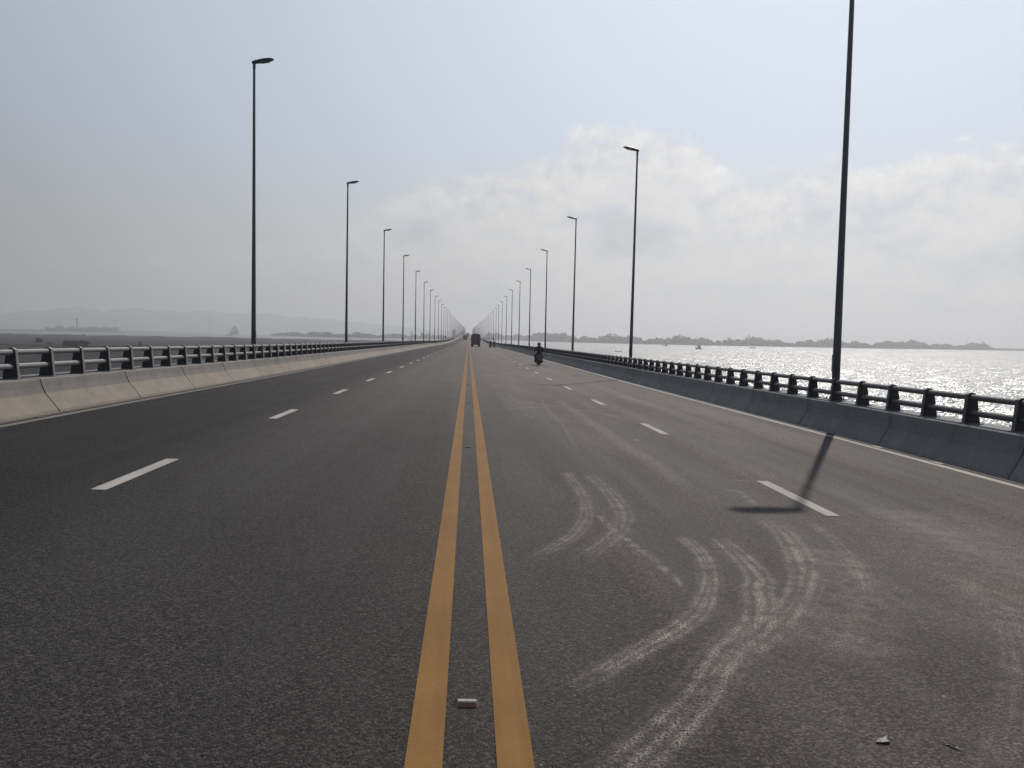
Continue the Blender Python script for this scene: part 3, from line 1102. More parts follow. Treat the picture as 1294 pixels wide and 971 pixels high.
def lamp_parts():
    H = 11.42
    pole = MB()
    pole.lathe([(.088, 0.02), (.086, 1.2), (.062, 6.0), (.044, H - .05), (.04, H)], n=10)
    pole.m = 1
    pole.lathe([(.052, H - .22), (.055, H - .2), (.055, H - .02), (.03, H + .02)], n=10)
    pm = pole.me('pole', M['pole'], M['head'], smooth=True)
    base = MB().box((0, 0, .012), (.36, .36, .024), 0.004)
    for sx in (-.13, .13):
        for s2 in (-.13, .13):
            base.tube((sx, s2, 0), (sx, s2, .075), .014, n=6)
    for a in range(4):
        q = Matrix.Rotation(a * math.pi / 2, 3, 'Z')
        base.add([tuple(q @ Vector(p)) for p in ((.07, -.006, .02), (.15, -.006, .02), (.07, -.006, .2), (.07, .006, .02), (.15, .006, .02), (.07, .006, .2))],
                 [(0, 1, 2), (3, 5, 4), (0, 3, 4, 1), (1, 4, 5, 2), (2, 5, 3, 0)])
    bmesh_ = base.me('base_flange', M['pole'])
    # flat cobra head reaching over the road, towards +X here, nose tipped up
    sec = [(-.08, .05, .05, -.01), (-.02, .085, .065, .0), (.08, .115, .07, .02), (.25, .15, .078, .056), (.45, .155, .075, .098), (.60, .13, .058, .128), (.69, .08, .035, .143), (.725, .025, .012, .148)]
    v, f = [], []
    n = 12
    for (x, hw, hh, zc) in sec:
        for i in range(n):
            a = 2 * math.pi * i / n
            zz = math.sin(a) * hh * (1.0 if math.sin(a) > 0 else .75)
            v.append((x, math.copysign(abs(math.cos(a)) ** .7, math.cos(a)) * hw, H + .03 + zc + zz))
    for k in range(len(sec) - 1):
        for i in range(n):
            j = (i + 1) % n
            f.append((k * n + i, k * n + j, (k + 1) * n + j, (k + 1) * n + i))
    f += [tuple(range(n - 1, -1, -1)), tuple(range((len(sec) - 1) * n, len(sec) * n))]
    hm = mesh('lamp_head', v, f, [M['head']], smooth=True)
    fix_normals(hm)
    gl = MB().box((.40, 0, H + .03 + .088 - .062), (.32, .20, .012), 0.003, rot=Matrix.Rotation(-math.atan(.205), 3, 'Y'))
    gm = gl.me('lamp_lens', M['glass'])
    hd = MB().box((.082, 0, .85), (.012, .10, .42), .004)
    hd.box((.09, 0, .98), (.006, .02, .02))
    dm = hd.me('access_door', M['head'])
    return pm, bmesh_, hm, gm, dm


pole_me, flange_me, head_me, lens_me, hatch_me = lamp_parts()
for side, x, y0, nm in ((-1, -8.15, 29.72, 'left'), (1, 8.25, 16.94, 'right')):
    zb = .58 if side < 0 else .62
    for k in range(-1, 81):
        y = y0 + k * 22.123
        if k < 0:
            continue
        top_z = road_z(x, y) + zb
        if k < len(ORD):
            if k == 0:
                lab = ('nearest lamp pole on the left, tallest one before the mudflat' if side < 0 else 'nearest lamp pole on the right, its head out of frame, before bright water')
            else:
                lab = f'{ORD[k]} tall grey lamp pole counting away along {nm} railing'
            grp = f'lamp poles along the {nm} railing'
        else:
            lab = f'one of the far hazy lamp poles that merge into a row on the {nm}'
            grp = f'far merging lamp poles on the {nm}'
        t = thing('street_lamp', lab, 'street lamp', (x, y, top_z), 0 if side < 0 else math.pi, grp)
        t.rotation_euler = (random.gauss(0, .0022), random.gauss(0, .0022), t.rotation_euler.z)
        sc = (11.506 - zb) / 11.45
        for nm_, me_ in (('pole', pole_me), ('base_flange', flange_me), ('lamp_head', head_me), ('lamp_lens', lens_me), ('access_door', hatch_me)):
            if k > 24 and nm_ in ('base_flange', 'lamp_lens', 'access_door'):
                continue
            o = link(nm_, me_, t)
            o.scale = (1, 1, sc)
    # small dark cabinet strapped to the twelfth pole
    yb = y0 + 11 * 22.123
    b = MB().box((0, -.18, 0), (.42, .22, .9), .02)
    b.box((0, -.30, .1), (.34, .02, .5), .004)
    b.m = 1
    b.tube((-.02, -.31, -.2), (.02, -.31, -.2), .03, n=8)
    o = link('control_box', b.me('control_box', M['black'], M['steel']), None, (x, yb, road_z(x, yb) + 2.05))
    tag(o, f'small dark box fixed to the twelfth lamp pole of the {nm} row', 'control box')

# ------------------------------------------------------------------ raised road studs
st = MB()
# casing with sloped faces, open reflective front
st.add([(-.058, -.045, 0), (.058, -.045, 0), (.066, .045, 0), (-.066, .045, 0), (-.045, -.012, .020), (.045, -.012, .020), (.050, .030, .021), (-.050, .030, .021)],
       [(0, 3, 2, 1), (4, 5, 6, 7), (0, 1, 5, 4), (1, 2, 6, 5), (2, 3, 7, 6), (3, 0, 4, 7)])
stud_me = st.me('casing', M['stud'])
rf = MB().add([(-.047, -.0424, .004), (.047, -.0424, .004), (.040, -.0185, .0182), (-.040, -.0185, .0182)], [(0, 1, 2, 3)])
cap_me = MB().box((0, .010, .0205), (.086, .030, .004), .001).me('cap', M['studcap'])
refl_me = rf.me('reflector', M['amber'])
for k in range(14):
    y = 3.366 + k * 8.07
    lab = ['nearest road stud with dark red reflector between the yellow lines', 'second road stud between the yellow lines, beyond the nearest one', 'third road stud along the gap between the yellow lines', 'fourth road stud along the gap between the yellow lines'][k] if k < 4 else 'one of the far tiny road studs between the yellow lines'
    t = thing('road_stud', lab, 'road stud', (-.012, y, road_z(0, y) + .0005), 0, 'road studs between the yellow lines' if k < 4 else 'far road studs between the yellow lines')
    t.rotation_euler = (math.atan(slope(y)), 0, -.05 if k == 0 else 0)
    t.scale = (.92, .72, .85)
    link('cap', cap_me, t)
    link('casing', stud_me, t)
    o = link('reflector', refl_me, t, (0, -.0012, .0012))

# litter and loose stones
v, f = [], []
pts = [(0, 0), (.03, -.012), (.055, .004), (.05, .028), (.075, .05), (.06, .062), (.035, .04), (.01, .035), (-.02, .03), (-.03, .012)]
n = len(pts)
v = [(a, b, .004 + .006 * math.sin(i * 2.1)) for i, (a, b) in enumerate(pts)] + [(a, b, .0065 + .006 * math.sin(i * 2.1)) for i, (a, b) in enumerate(pts)]
f = [tuple(range(n - 1, -1, -1)), tuple(range(n, 2 * n))] + [(i, (i + 1) % n, n + (i + 1) % n, n + i) for i in range(n)]
sm = mesh('paper_scrap', v, f, [M['scrap']])
tag(link('paper_scrap', sm, None, (1.75, 3.08, road_z(1.75, 3.08) + .002), (0, 0, .2)), 'torn white scrap lying on the asphalt at bottom right', 'scrap').scale = (.75, .75, 1)
tag(link('paper_scrap', sm.copy(), None, (2.06, 3.05, road_z(2.06, 3.05) + .002), (0, 0, 2.2)), 'thin pale sliver of litter right of the torn white scrap', 'scrap').scale = (.8, .28, 1)

gv = MB()
for _ in range(420):
    x, y = (random.uniform(.5, 7.2), random.uniform(2.6, 16)) if random.random() < .75 else (random.uniform(6.2, 7.25), random.uniform(5, 40))
    r = random.uniform(.003, .0085)
    z = road_z(x, y) + r * .4
    a = random.random() * 3
    gv.add([(x + r * math.cos(a + i * 1.57) * random.uniform(.7, 1.3), y + r * math.sin(a + i * 1.57) * random.uniform(.7, 1.3), z - r * .5) for i in range(4)] + [(x, y, z + r * .6)],
           [(0, 1, 4), (1, 2, 4), (2, 3, 4), (3, 0, 4)])
link('gravel', gv.me('gravel', M['gravel']), kind='stuff')


# ------------------------------------------------------------------ vehicles
def wheel_meshes(r, w):
    ty = MB().lathe([(r * .62, -w * .5), (r * .93, -w * .5), (r, -w * .38), (r, w * .38), (r * .93, w * .5), (r * .62, w * .5)], n=20, axis='X').me('tyre', M['rubber'])
    rm = MB().lathe([(r * .15, -w * .3), (r * .60, -w * .22), (r * .62, 0), (r * .60, w * .22), (r * .15, w * .3)], n=20, axis='X').me('rim', M['steel'])
    return fix_normals(ty), fix_normals(rm)


def truck(name, label, loc, rz, bodymat, cabmat, L=6.4, W=2.3, H=3.15, arched=True):
    t = thing(name, label, 'truck', loc, rz)
    # local: front towards +Y, rear face at y = 0
    bed = 0.95
    if arched:
        w2 = W / 2
        oc = [(-w2, bed), (-w2, H - .62), (-w2 + .06, H - .38), (-w2 + .22, H - .16), (-w2 + .52, H - .03), (0, H), (w2 - .52, H - .03), (w2 - .22, H - .16), (w2 - .06, H - .38), (w2, H - .62), (w2, bed)]
    else:
        w2 = W / 2
        oc = [(-w2, bed), (-w2, H - .05), (-w2 + .05, H), (w2 - .05, H), (w2, H - .05), (w2, bed)]
    b = MB().prism(oc, 0.03, L - 2.05)
    link('cargo_body', fix_normals(b.me('cargo_body', bodymat)), t)
    # rear frame, doors, hinges
    fr = MB()
    fr.box((-w2 + .045, .0, (bed + H - .62) / 2), (.09, .07, H - .62 - bed))
    fr.box((w2 - .045, .0, (bed + H - .62) / 2), (.09, .07, H - .62 - bed))
    fr.box((0, .0, bed + .06), (W - .2, .07, .12))
    link('rear_frame', fr.me('rear_frame', M['chassis']), t)
    for s in (-1, 1):
        d = MB().box((s * (W / 4 - .04), 0.0, (bed + H) / 2 - .12), (W / 2 - .13, .05, H - bed - .62), .01)
        for q in (.25, .5, .75):
            d.box((s * (W / 4 - .04), -.035, bed + .15 + q * (H - bed - .7)), (W / 2 - .2, .02, .05))
        o = link('rear_door', d.me('rear_door', bodymat), t)
        lk = MB().tube((s * .10, -.05, bed + .2), (s * .10, -.05, H - .75), .018, n=6)
        link('lock_bar', lk.me('lock_bar', M['steel']), o)
        lg = MB().box((s * (W / 2 - .2), -.04, .78), (.28, .06, .12), .01)
        link('tail_light', lg.me('tail_light', M['redlens']), t)
        fl = MB().box((s * (W / 2 - .3), .42, .48), (.46, .02, .5))
        link('mudflap', fl.me('mudflap', M['rubber']), t)
    ch = MB()
    for s in (-1, 1):
        ch.box((s * .42, L / 2 - .4, .75), (.12, L - .9, .22))
    ch.box((0, -.02, .66), (W - .25, .1, .12), .01)
    ch.box((0, 1.35, .52), (1.7, .16, .16), .02)
    ch.box((0, L - 1.1, .5), (1.7, .14, .14), .02)
    ch.box((0, -.09, .80), (.5, .02, .14))
    link('chassis', ch.me('chassis', M['chassis']), t)
    # cab
    y0, y1 = L - 1.98, L
    cab = MB()
    side_ = [(y0, .62), (y0, 2.28), (y0 + .25, 2.40), (y1 - .75, 2.40), (y1 - .55, 2.28), (y1 - .08, 1.45), (y1, 1.2), (y1, .55), (y1 - .2, .5)]
    cab.prism(side_, -W / 2 + .06, W / 2 - .06, axis='X')
    c = link('cab', fix_normals(cab.me('cab', cabmat)), t)
    ws = MB()
    p = [(y1 - .54, 2.22), (y1 - .10, 1.50)]
    nx = .02
    ws.add([(-W / 2 + .18, p[0][0] + nx, p[0][1] + nx), (W / 2 - .18, p[0][0] + nx, p[0][1] + nx), (W / 2 - .12, p[1][0] + nx, p[1][1] + nx), (-W / 2 + .12, p[1][0] + nx, p[1][1] + nx)], [(0, 1, 2, 3)])
    link('windscreen', ws.me('windscreen', M['window']), c)
    for s in (-1, 1):
        sw = MB().box((s * (W / 2 - .055), y1 - 1.05, 1.85), (.02, .85, .6), .005)
        link('side_window', sw.me('side_window', M['window']), c)
        hl = MB().box((s * (W / 2 - .36), y1 + .01, .85), (.36, .06, .2), .02)
        link('headlight', hl.me('headlight', M['clearlens']), t)
        mr = MB().tube((s * (W / 2 - .06), y1 - .45, 2.0), (s * (W / 2 + .2), y1 - .35, 2.0), .018, n=6)
        mr.box((s * (W / 2 + .2), y1 - .35, 1.85), (.2, .06, .36), .02)
        link('mirror', mr.me('mirror', M['black']), t)
    bu = MB().box((0, y1 + .04, .52), (W - .1, .16, .24), .03)
    bu.box((0, y1 + .02, 1.08), (W - .8, .05, .22), .01)
    link('front_bumper', bu.me('front_bumper', M['black']), t)
    ty, rm = wheel_meshes(.47, .27)
    for y, xs in ((1.35, (-.98, -.69, .69, .98)), (L - 1.1, (-.92, .92))):
        for x in xs:
            w = link('wheel', None, t, (x * W / 2.3, y, .47))
            link('tyre', ty, w)
            link('rim', rm, w)
    return t


def on_road(x, y):
    return (x, y, road_z(x, y) + .002)


truck('box_truck', 'dark covered truck with rounded roof seen from behind, right of the yellow lines', on_road(1.72, 190), 0, M['canvas'], M['truckblue'])
truck('oncoming_truck', 'small oncoming truck in the left lane far ahead on the bridge', on_road(-1.95, 428), math.pi, M['truckgrey'], M['truckred'], 6.0, 2.3, 3.0, False)
truck('tall_truck', 'taller far truck half hidden behind the small oncoming truck', on_road(-1.05, 690), math.pi, M['truckblue'], M['truckgrey'], 8.0, 2.4, 3.7, False)


# ------------------------------------------------------------------ motorbikes and riders
def scooter_meshes():
    out = {}
    ty = MB().lathe([(.20, -.045), (.245, -.045), (.262, -.02), (.265, .0), (.262, .02), (.245, .045), (.20, .045)], n=20, axis='X')
    out['tyre'] = fix_normals(ty.me('tyre', M['rubber']))
    rm = MB().lathe([(.03, -.03), (.19, -.028), (.203, 0), (.19, .028), (.03, .03)], n=16, axis='X')
    out['rim'] = fix_normals(rm.me('rim', M['steel']))
    # tail body: loft of sections along y
    secs = [(-.78, .03, .62, .70), (-.70, .09, .55, .73), (-.50, .15, .42, .73), (-.25, .17, .33, .71), (.0, .16, .30, .66), (.12, .13, .30, .52)]
    v, f = [], []
    n = 10
    for y, hw, z0, z1 in secs:
        for i in range(n):
            a = 2 * math.pi * i / n
            v.append((hw * math.cos(a), y, (z0 + z1) / 2 + (z1 - z0) / 2 * math.sin(a)))
    for k in range(len(secs) - 1):
        for i in range(n):
            j = (i + 1) % n
            f.append((k * n + i, (k + 1) * n + i, (k + 1) * n + j, k * n + j))
    f += [tuple(range(n)), tuple(range(len(v) - 1, len(v) - n - 1, -1))]
    bd = MB().add(v, f)
    bd.prism([(-.16, .10), (.16, .10), (.19, .2), (-.19, .2)], .08, .5)                 # foot board
    out['body'] = fix_normals(bd.me('body', M['scooter'], smooth=False))
    sh = MB()
    sh.add([(-.24, .50, .22), (.24, .50, .22), (.27, .47, .50), (.20, .42, .82), (-.20, .42, .82), (-.27, .47, .50),
            (-.22, .56, .22), (.22, .56, .22), (.25, .53, .50), (.18, .48, .82), (-.18, .48, .82), (-.25, .53, .50)],
           [(0, 1, 2, 5), (5, 2, 3, 4), (6, 11, 8, 7), (11, 10, 9, 8), (0, 6, 7, 1), (1, 7, 8, 2), (2, 8, 9, 3), (3, 9, 10, 4), (4, 10, 11, 5), (5, 11, 6, 0)])
    out['leg_shield'] = fix_normals(sh.me('leg_shield', M['scooter']))
    se = MB().box((0, -.28, .735), (.27, .72, .09), .03)
    out['seat'] = se.me('seat', M['black'])
    hb = MB()
    hb.tube((-.30, .38, .96), (-.08, .44, .93), .016, n=8).tube((.08, .44, .93), (.30, .38, .96), .016, n=8)
    hb.box((0, .46, .92), (.2, .14, .16), .03)
    hb.tube((0, .46, .86), (0, .64, .28), .03, n=8)
    out['handlebar'] = hb.me('handlebar', M['black'])
    for s, nm in ((-1, 'mirror'), (1, 'mirror')):
        mr = MB().tube((s * .2, .42, .95), (s * .28, .42, 1.12), .007, n=6).box((s * .30, .42, 1.15), (.12, .02, .075), .008)
        out['mirror%d' % s] = mr.me('mirror', M['black'])
    fd = MB().prism([(.48, .34), (.54, .48), (.66, .54), (.80, .50), (.88, .40), (.80, .44), (.66, .47), (.55, .42)], -.06, .06, axis='X')
    out['front_mudguard'] = fix_normals(fd.me('front_mudguard', M['scooter']))
    tl = MB().box((0, -.775, .66), (.16, .03, .07), .01)
    out['tail_light'] = tl.me('tail_light', M['redlens'])
    pt = MB().box((0, -.76, .47), (.19, .012, .14), .003, rot=Matrix.Rotation(.0, 3, 'X'))
    pt.box((0, -.72, .52), (.06, .08, .12))
    out['number_plate'] = pt.me('number_plate', M['plate'])
    ex = MB().tube((.15, .05, .2), (.19, -.35, .24), .03, n=8).tube((.19, -.35, .24), (.20, -.75, .32), .06, .055, n=10)
    out['exhaust'] = ex.me('exhaust', M['black'])
    en = MB().box((0, -.12, .26), (.2, .42, .18), .04).tube((-.09, -.3, .27), (-.09, -.54, .265), .035, n=8)
    en.tube((.1, -.35, .6), (.1, -.52, .3), .02, n=8)
    en.tube((-.24, .05, .17), (.24, .05, .17), .014, n=6)
    out['engine'] = en.me('engine', M['chassis'])
    return out


SC = scooter_meshes()


def scooter(label, loc, rz, group):
    t = thing('motorbike', label, 'motorbike', loc, rz, group)
    for k, me in SC.items():
        if k in ('tyre', 'rim'):
            continue
        link(k.replace('-1', '').replace('1', ''), me, t)
    for y in (.66, -.54):
        w = link('wheel', None, t, (0, y, .265))
        link('tyre', SC['tyre'], w)
        link('rim', SC['rim'], w)
    return t


def rider_mesh():
    """one continuous skinned body, seated, hands round the grips"""
    V, E, Rad = [], [], []

    def j(p, r, parent=None):
        V.append(p)
        Rad.append(r)
        if parent is not None:
            E.append((parent, len(V) - 1))
        return len(V) - 1
    pel = j((0, -.24, .84), .155)
    wai = j((0, -.23, 1.0), .175, pel)
    che = j((0, -.17, 1.18), .19, wai)
    upc = j((0, -.12, 1.30), .135, che)
    nec = j((0, -.09, 1.385), .06, upc)
    hd1 = j((0, -.065, 1.46), .085, nec)
    j((0, -.055, 1.545), .082, hd1)
    for s in (-1, 1):
        sh = j((s * .175, -.12, 1.28), .085, upc)
        ua = j((s * .25, -.06, 1.15), .080, sh)
        el = j((s * .285, .02, 1.02), .070, ua)
        fa = j((s * .30, .17, .985), .045, el)
        wr = j((s * .295, .28, .975), .030, fa)
        pa = j((s * .285, .335, .975), .032, wr)
        for q, (dx, ln) in enumerate(((-.026, .055), (-.009, .062), (.009, .060), (.026, .048))):
            a = j((s * (.285) + dx, .365, .982), .0105, pa)
            b = j((s * (.285) + dx, .365 + ln * .6, .965), .0095, a)
            j((s * (.285) + dx, .365 + ln * .45, .935), .0085, b)
        th = j((s * .262, .335, .955), .012, pa)
        j((s * .255, .370, .940), .0095, th)
        hp = j((s * .10, -.22, .80), .105, pel)
        tm = j((s * .16, .0, .775), .092, hp)
        kn = j((s * .235, .20, .70), .085, tm)
        ca = j((s * .235, .20, .49), .072, kn)
        an = j((s * .24, .18, .275), .050, ca)
        he = j((s * .245, .16, .235), .048, an)
        ft = j((s * .26, .28, .225), .046, he)
        j((s * .265, .38, .225), .034, ft)
    me = bpy.data.meshes.new('body')
    me.from_pydata(V, E, [])
    o = bpy.data.objects.new('body', me)
    col.objects.link(o)
    md = o.modifiers.new('skin', 'SKIN')
    sk = me.skin_vertices[0].data
    for i, r in enumerate(Rad):
        sk[i].radius = (r * (1.1 if r > .12 else 1), r * (.8 if r > .12 else 1))
        sk[i].use_root = (i == 0)
    sb = o.modifiers.new('sub', 'SUBSURF')
    sb.levels = sb.render_levels = 1
    dg = bpy.context.evaluated_depsgraph_get()
    ev = o.evaluated_get(dg)
    me2 = bpy.data.meshes.new_from_object(ev)
    bpy.data.objects.remove(o)
    me2.name = 'body'
    me2.materials.clear()
    for mt in (M['cloth'], M['trouser'], M['skin'], M['black']):
        me2.materials.append(mt)
    for p in me2.polygons:
        c = p.center
        if c.z > 1.375:
            k = 2
        elif c.y > .275 and c.z > .9:
            k = 2
        elif c.z < .285:
            k = 3
        elif c.z < .87 and not (c.z > .86):
            k = 1
        else:
            k = 0
        p.material_index = k
        p.use_smooth = True
    return me2


BODY = rider_mesh()
hm_ = MB().lathe([(.0, .125), (.06, .115), (.105, .075), (.125, .02), (.128, -.04), (.118, -.09), (.11, -.10), (.09, -.10)], (0, -.055, 1.53), n=16)
hm_.m = 1
hm_.add([(-.11, .03, 1.50), (.11, .03, 1.50), (.085, .10, 1.545), (-.085, .10, 1.545), (0, .125, 1.545)], [(0, 1, 2, 4, 3)])
HELM = fix_normals(hm_.me('helmet', M['helmet'], M['black'], smooth=True))
fc_ = MB()
for s in (-1, 1):
    fc_.lathe([(.0, .006), (.010, .003), (.011, -.003), (.0, -.006)], (s * .03, .022, 1.485), n=8, axis='Y')
fc_.add([(-.014, .018, 1.455), (.014, .018, 1.455), (0, .018, 1.495), (0, .045, 1.458)], [(0, 3, 2), (1, 2, 3), (0, 1, 3)])
fc_.box((0, .016, 1.43), (.045, .012, .010))
FACE = fc_.me('face', M['skin'])


def rider(label, loc, rz, group):
    t = thing('person', label, 'person', loc, rz, group)
    link('body', BODY, t)
    link('helmet', HELM, t)
    link('face', FACE, t)
    return t


for lab_b, lab_p, x, y, rz in (
        ('dark scooter nearest the camera riding near the right parapet', 'rider in dark jacket and helmet on the nearest scooter, elbows out', 5.05, 55.6, .0),
        ('far scooter, left of the two riding side by side', 'far rider in dark clothes on the left scooter of the pair', 4.88, 174, .02),
        ('far scooter, right of the two riding side by side', 'far rider in dark clothes on the right scooter of the pair', 5.80, 176, -.02)):
    scooter(lab_b, on_road(x, y), rz, 'motorbikes on the right side of the road')
    rider(lab_p, on_road(x, y), rz, 'riders on the motorbikes')

# ------------------------------------------------------------------ things on the mudflat and the water
def tree(label, loc, h, spread, n_clump=14, flat=False, group=None, dense=34):
    t = thing('mudflat_tree', label, 'tree', loc, random.random() * 3, group)
    tr = MB()
    tr.tube((0, 0, -.3), (.1, .05, h * .45), h * .035, h * .022, n=7)
    C_, Rr = [], []
    for i in range(6):
        a = i * 1.05 + random.random()
        e = (spread * .55 * math.cos(a), spread * .55 * math.sin(a), h * random.uniform(.5, .85))
        tr.tube((.1, .05, h * .42), e, h * .02, h * .008, n=5)
    for i in range(n_clump):
        a = random.random() * 6.28
        q = math.sqrt(random.random()) * spread * .8
        C_.append((q * math.cos(a), q * math.sin(a), h * (random.uniform(.35, .9) if not flat else random.uniform(.15, .85))))
        Rr.append((spread * .33, h * .14))
    link('trunk', tr.me('trunk', M['bark']), t)
    V, F = leaves(C_, Rr, dense, h * .06)
    link('crown', mesh('crown', V, F, [M['scrub']]), t)
    return t


ML = SEA + .35
tree('small lone tree on the mudflat dyke at far left', (-263, 489, ML + .5), 4.8, 2.4)
tree('low bush beside the lone tree on the dyke', (-256, 487, ML + .4), 2.6, 2.2, 9, True)
tree('dark pointed bush on the dyke left of the nearest left lamp pole', (-212, 512, ML + .4), 3.6, 2.4, 9, True)
for i, (dx, h, sp) in enumerate(((-5.0, 4.3, 2.5), (-2.4, 4.5, 2.6), (.4, 4.4, 2.6), (3.2, 4.5, 2.5), (5.4, 4.2, 2.2))):
    tree(['leftmost bush of the square thicket on the mudflat', 'second bush from the left in the square thicket', 'middle bush of the square thicket on the mudflat', 'fourth bush from the left in the square thicket', 'rightmost, lowest bush of the square thicket'][i], (-228 + dx, 463 + random.uniform(-1.5, 1.5), ML), h, sp, 24, True, 'trees of the square thicket', 90)


# chimney / beacon on the far left bank
tw = MB().lathe([(4.2, 0), (3.6, 12), (2.6, 30), (2.5, 36), (3.6, 37), (3.6, 41), (2.6, 42), (1.0, 45)], n=14)
o = link('chimney_tower', None, None, (-1345, 2740, SEA + 1))
tag(o, 'slim hazy tower standing among the trees on the far left bank', 'tower')
link('shaft', tw.me('shaft', M['wall'], smooth=False), o)
cap = MB().lathe([(3.9, 41.2), (4.2, 41.4), (4.2, 42.2), (3.9, 42.4)], n=14)
link('gallery', cap.me('gallery', M['pole']), o)

# lattice pylon
py_ = MB()
Hh = 92.0
def leg(z):
    return 7.0 * (1 - z / Hh) + .9
zs = [0, 14, 27, 39, 50, 60, 69, 77, 84, 92]
for a, b in zip(zs[:-1], zs[1:]):
    for sx, s2 in ((1, 1), (1, -1), (-1, -1), (-1, 1)):
        py_.tube((sx * leg(a), s2 * leg(a), a), (sx * leg(b), s2 * leg(b), b), .35, n=4)
        nx_, ny_ = (sx, -s2) if sx == s2 else (-sx, s2)
        py_.tube((sx * leg(a), s2 * leg(a), a), (nx_ * leg(b), ny_ * leg(b), b), .2, n=4)
for z, w in ((66, 11), (76, 9), (86, 7)):
    py_.tube((-w, 0, z), (w, 0, z), .3, n=4).tube((-w, 0, z), (0, 0, z + 4), .18, n=4).tube((w, 0, z), (0, 0, z + 4), .18, n=4)
o = link('power_pylon', py_.me('power_pylon', M['pole']), None, (-1308, 3991, SEA + .8))
tag(o, 'very faint lattice pylon in the haze left of the nearest left pole', 'pylon')

# ship at anchor, seen nearly end on
t = thing('cargo_ship', 'hazy grey ship at anchor just left of the nearest left lamp pole', 'ship', (-848, 2846, SEA), .35)
hull = MB()
v = []
for y, w in ((-60, 9), (-52, 14), (30, 14), (52, 8), (62, .5)):
    v += [(-w * .8, y, -1), (w * .8, y, -1), (w, y + (3 if y > 40 else 0), 11), (-w, y + (3 if y > 40 else 0), 11)]
f = []
for i in range(4):
    for k in range(4):
        f.append((i * 4 + k, i * 4 + (k + 1) % 4, i * 4 + 4 + (k + 1) % 4, i * 4 + 4 + k))
f += [(0, 1, 2, 3), (16, 17, 18, 19)]
hull.add(v, f)
link('hull', fix_normals(hull.me('hull', M['shiphull'])), t)
su = MB().box((0, -44, 15.5), (22, 16, 9), .4).box((0, -44, 22), (17, 13, 4), .3).box((0, -45, 25.2), (12, 9, 2.4), .2)
link('superstructure', su.me('superstructure', M['shipwhite']), t)
fu = MB().lathe([(3, 24), (2.6, 32), (2.2, 32.2)], (0, -52, 0), n=10)
link('funnel', fu.me('funnel', M['boat']), t)
ma = MB().tube((0, -44, 26), (0, -44, 35), .5, .3, n=6).tube((0, 20, 10), (0, 20, 28), .8, .5, n=6).tube((-6, 20, 24), (6, 20, 24), .3, n=5)
link('mast', ma.me('mast', M['pole']), t)


def boat(label, loc, L, rz, house=True, group='small boats on the water'):
    t = thing('fishing_boat', label, 'boat', loc, rz, group)
    v = []
    for y, w, zt in ((-.5, .13, .13), (-.35, .17, .11), (.1, .18, .11), (.35, .12, .15), (.5, .01, .21)):
        v += [(-w * L * .6, y * L, -.05 * L), (w * L * .6, y * L, -.05 * L), (w * L, y * L, zt * L), (-w * L, y * L, zt * L)]
    f = []
    for i in range(4):
        for k in range(4):
            f.append((i * 4 + k, i * 4 + (k + 1) % 4, i * 4 + 4 + (k + 1) % 4, i * 4 + 4 + k))
    f += [(0, 1, 2, 3), (16, 17, 18, 19)]
    link('hull', fix_normals(MB().add(v, f).me('hull', M['boat'])), t)
    if house:
        h = MB().box((0, -.15 * L, .2 * L), (.24 * L, .32 * L, .16 * L), .01 * L)
        h.box((0, -.12 * L, .30 * L), (.34 * L, .50 * L, .035 * L), .01 * L)
        for sx in (-.14, .14):
            for yy in (-.34, .1):
                h.tube((sx * L, yy * L, .1 * L), (sx * L, yy * L, .3 * L), .012 * L, n=5)
        link('wheelhouse', h.me('wheelhouse', M['boat']), t)
        ms = MB().tube((0, .2 * L, .1 * L), (0, .2 * L, .5 * L), .012 * L, n=5)
        link('mast', ms.me('mast', M['pole']), t)
    return t


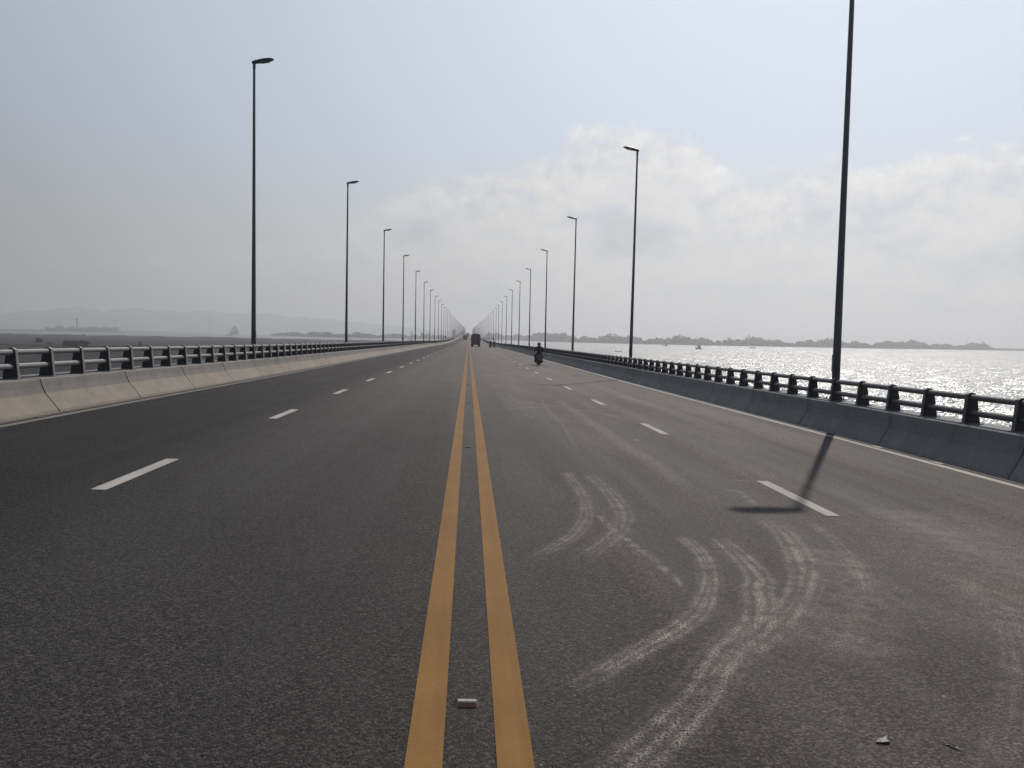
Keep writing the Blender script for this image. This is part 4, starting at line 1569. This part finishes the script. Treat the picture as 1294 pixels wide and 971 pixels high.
boat('dark roofed boat on the water between the first two right lamp poles', (309, 1025, SEA), 8.5, .75).scale = (1.25, 1.0, 1.9)
boat('small far boat left of the dark roofed boat', (369, 1432, SEA), 9, 1.3)
boat('low flat boat near the far right shore, right of the roofed boat', (505, 1350, SEA), 11, 1.4, False)
boat('low skiff on the calm water just beyond the second right lamp pole', (135, 690, SEA), 6, 1.2, False)
boat('low boat on the left water between the second and third lamp poles', (-111, 1480, SEA), 10, 1.35)
boat('tiny boat on the strip of water left of the nearest left pole', (-632, 2085, SEA), 16, 1.3, False)
boat('little boat below the slim tower on the far left water', (-650, 1345, SEA), 7, 1.2)

# far buildings left of the road end
def building(label, loc, w, d, h, floors, rz=0.0):
    t = thing('far_building', label, 'building', loc, rz)
    link('wall', MB().box((0, 0, h / 2), (w, d, h)).me('wall', M['wall']), t)
    link('roof', MB().box((0, 0, h + .35), (w + .8, d + .8, .7)).box((w * .1, 0, h + 2), (w * .35, d * .4, 2.6)).me('roof', M['pole']), t)
    wn = MB()
    fh = h / floors
    nw = max(2, int(w / 3))
    for fl in range(floors):
        for i in range(nw):
            x = -w / 2 + (i + .5) * w / nw
            wn.box((x, -d / 2, (fl + .5) * fh), (w / nw * .55, .12, fh * .5))
    o = link('window', wn.me('window', M['window']), t)
    o['kind'] = 'stuff'
    return t


building('hazy tower block beside the left row of far lamp poles', (-45, 2340, SEA + 1), 10, 10, 27, 8)
building('low hazy building in the left tree belt by the fourth lamp pole', (-168, 2290, SEA + 1), 5, 8, 19, 5)
building('pale hazy building in the left tree belt by the fifth lamp pole', (-140, 2330, SEA + 1), 8, 8, 16, 4)

# land carrying the road on beyond the bridge
land('causeway', [(-14, 2260), (14, 2260), (20, 4000), (-20, 4000)], 14, M['mud'], 20)

# ------------------------------------------------------------------ haze
hz = MB().box((0, 0, (205 - 16) / 2), (17600, 17600, 205 + 16))
hme = hz.me('haze')
vm = bpy.data.materials.new('haze')
vm.use_nodes = True
g = G(vm.node_tree)
pv = g.n('ShaderNodeVolumePrincipled')
pv.inputs['Color'].default_value = (0.70, 0.71, 0.735, 1)
pv.inputs['Density'].default_value = 0.00033
pv.inputs['Anisotropy'].default_value = 0.58
out = g.n('ShaderNodeOutputMaterial')
g.t.links.new(pv.outputs[0], out.inputs['Volume'])
hme.materials.append(vm)
ho = link('haze', hme, kind='stuff')
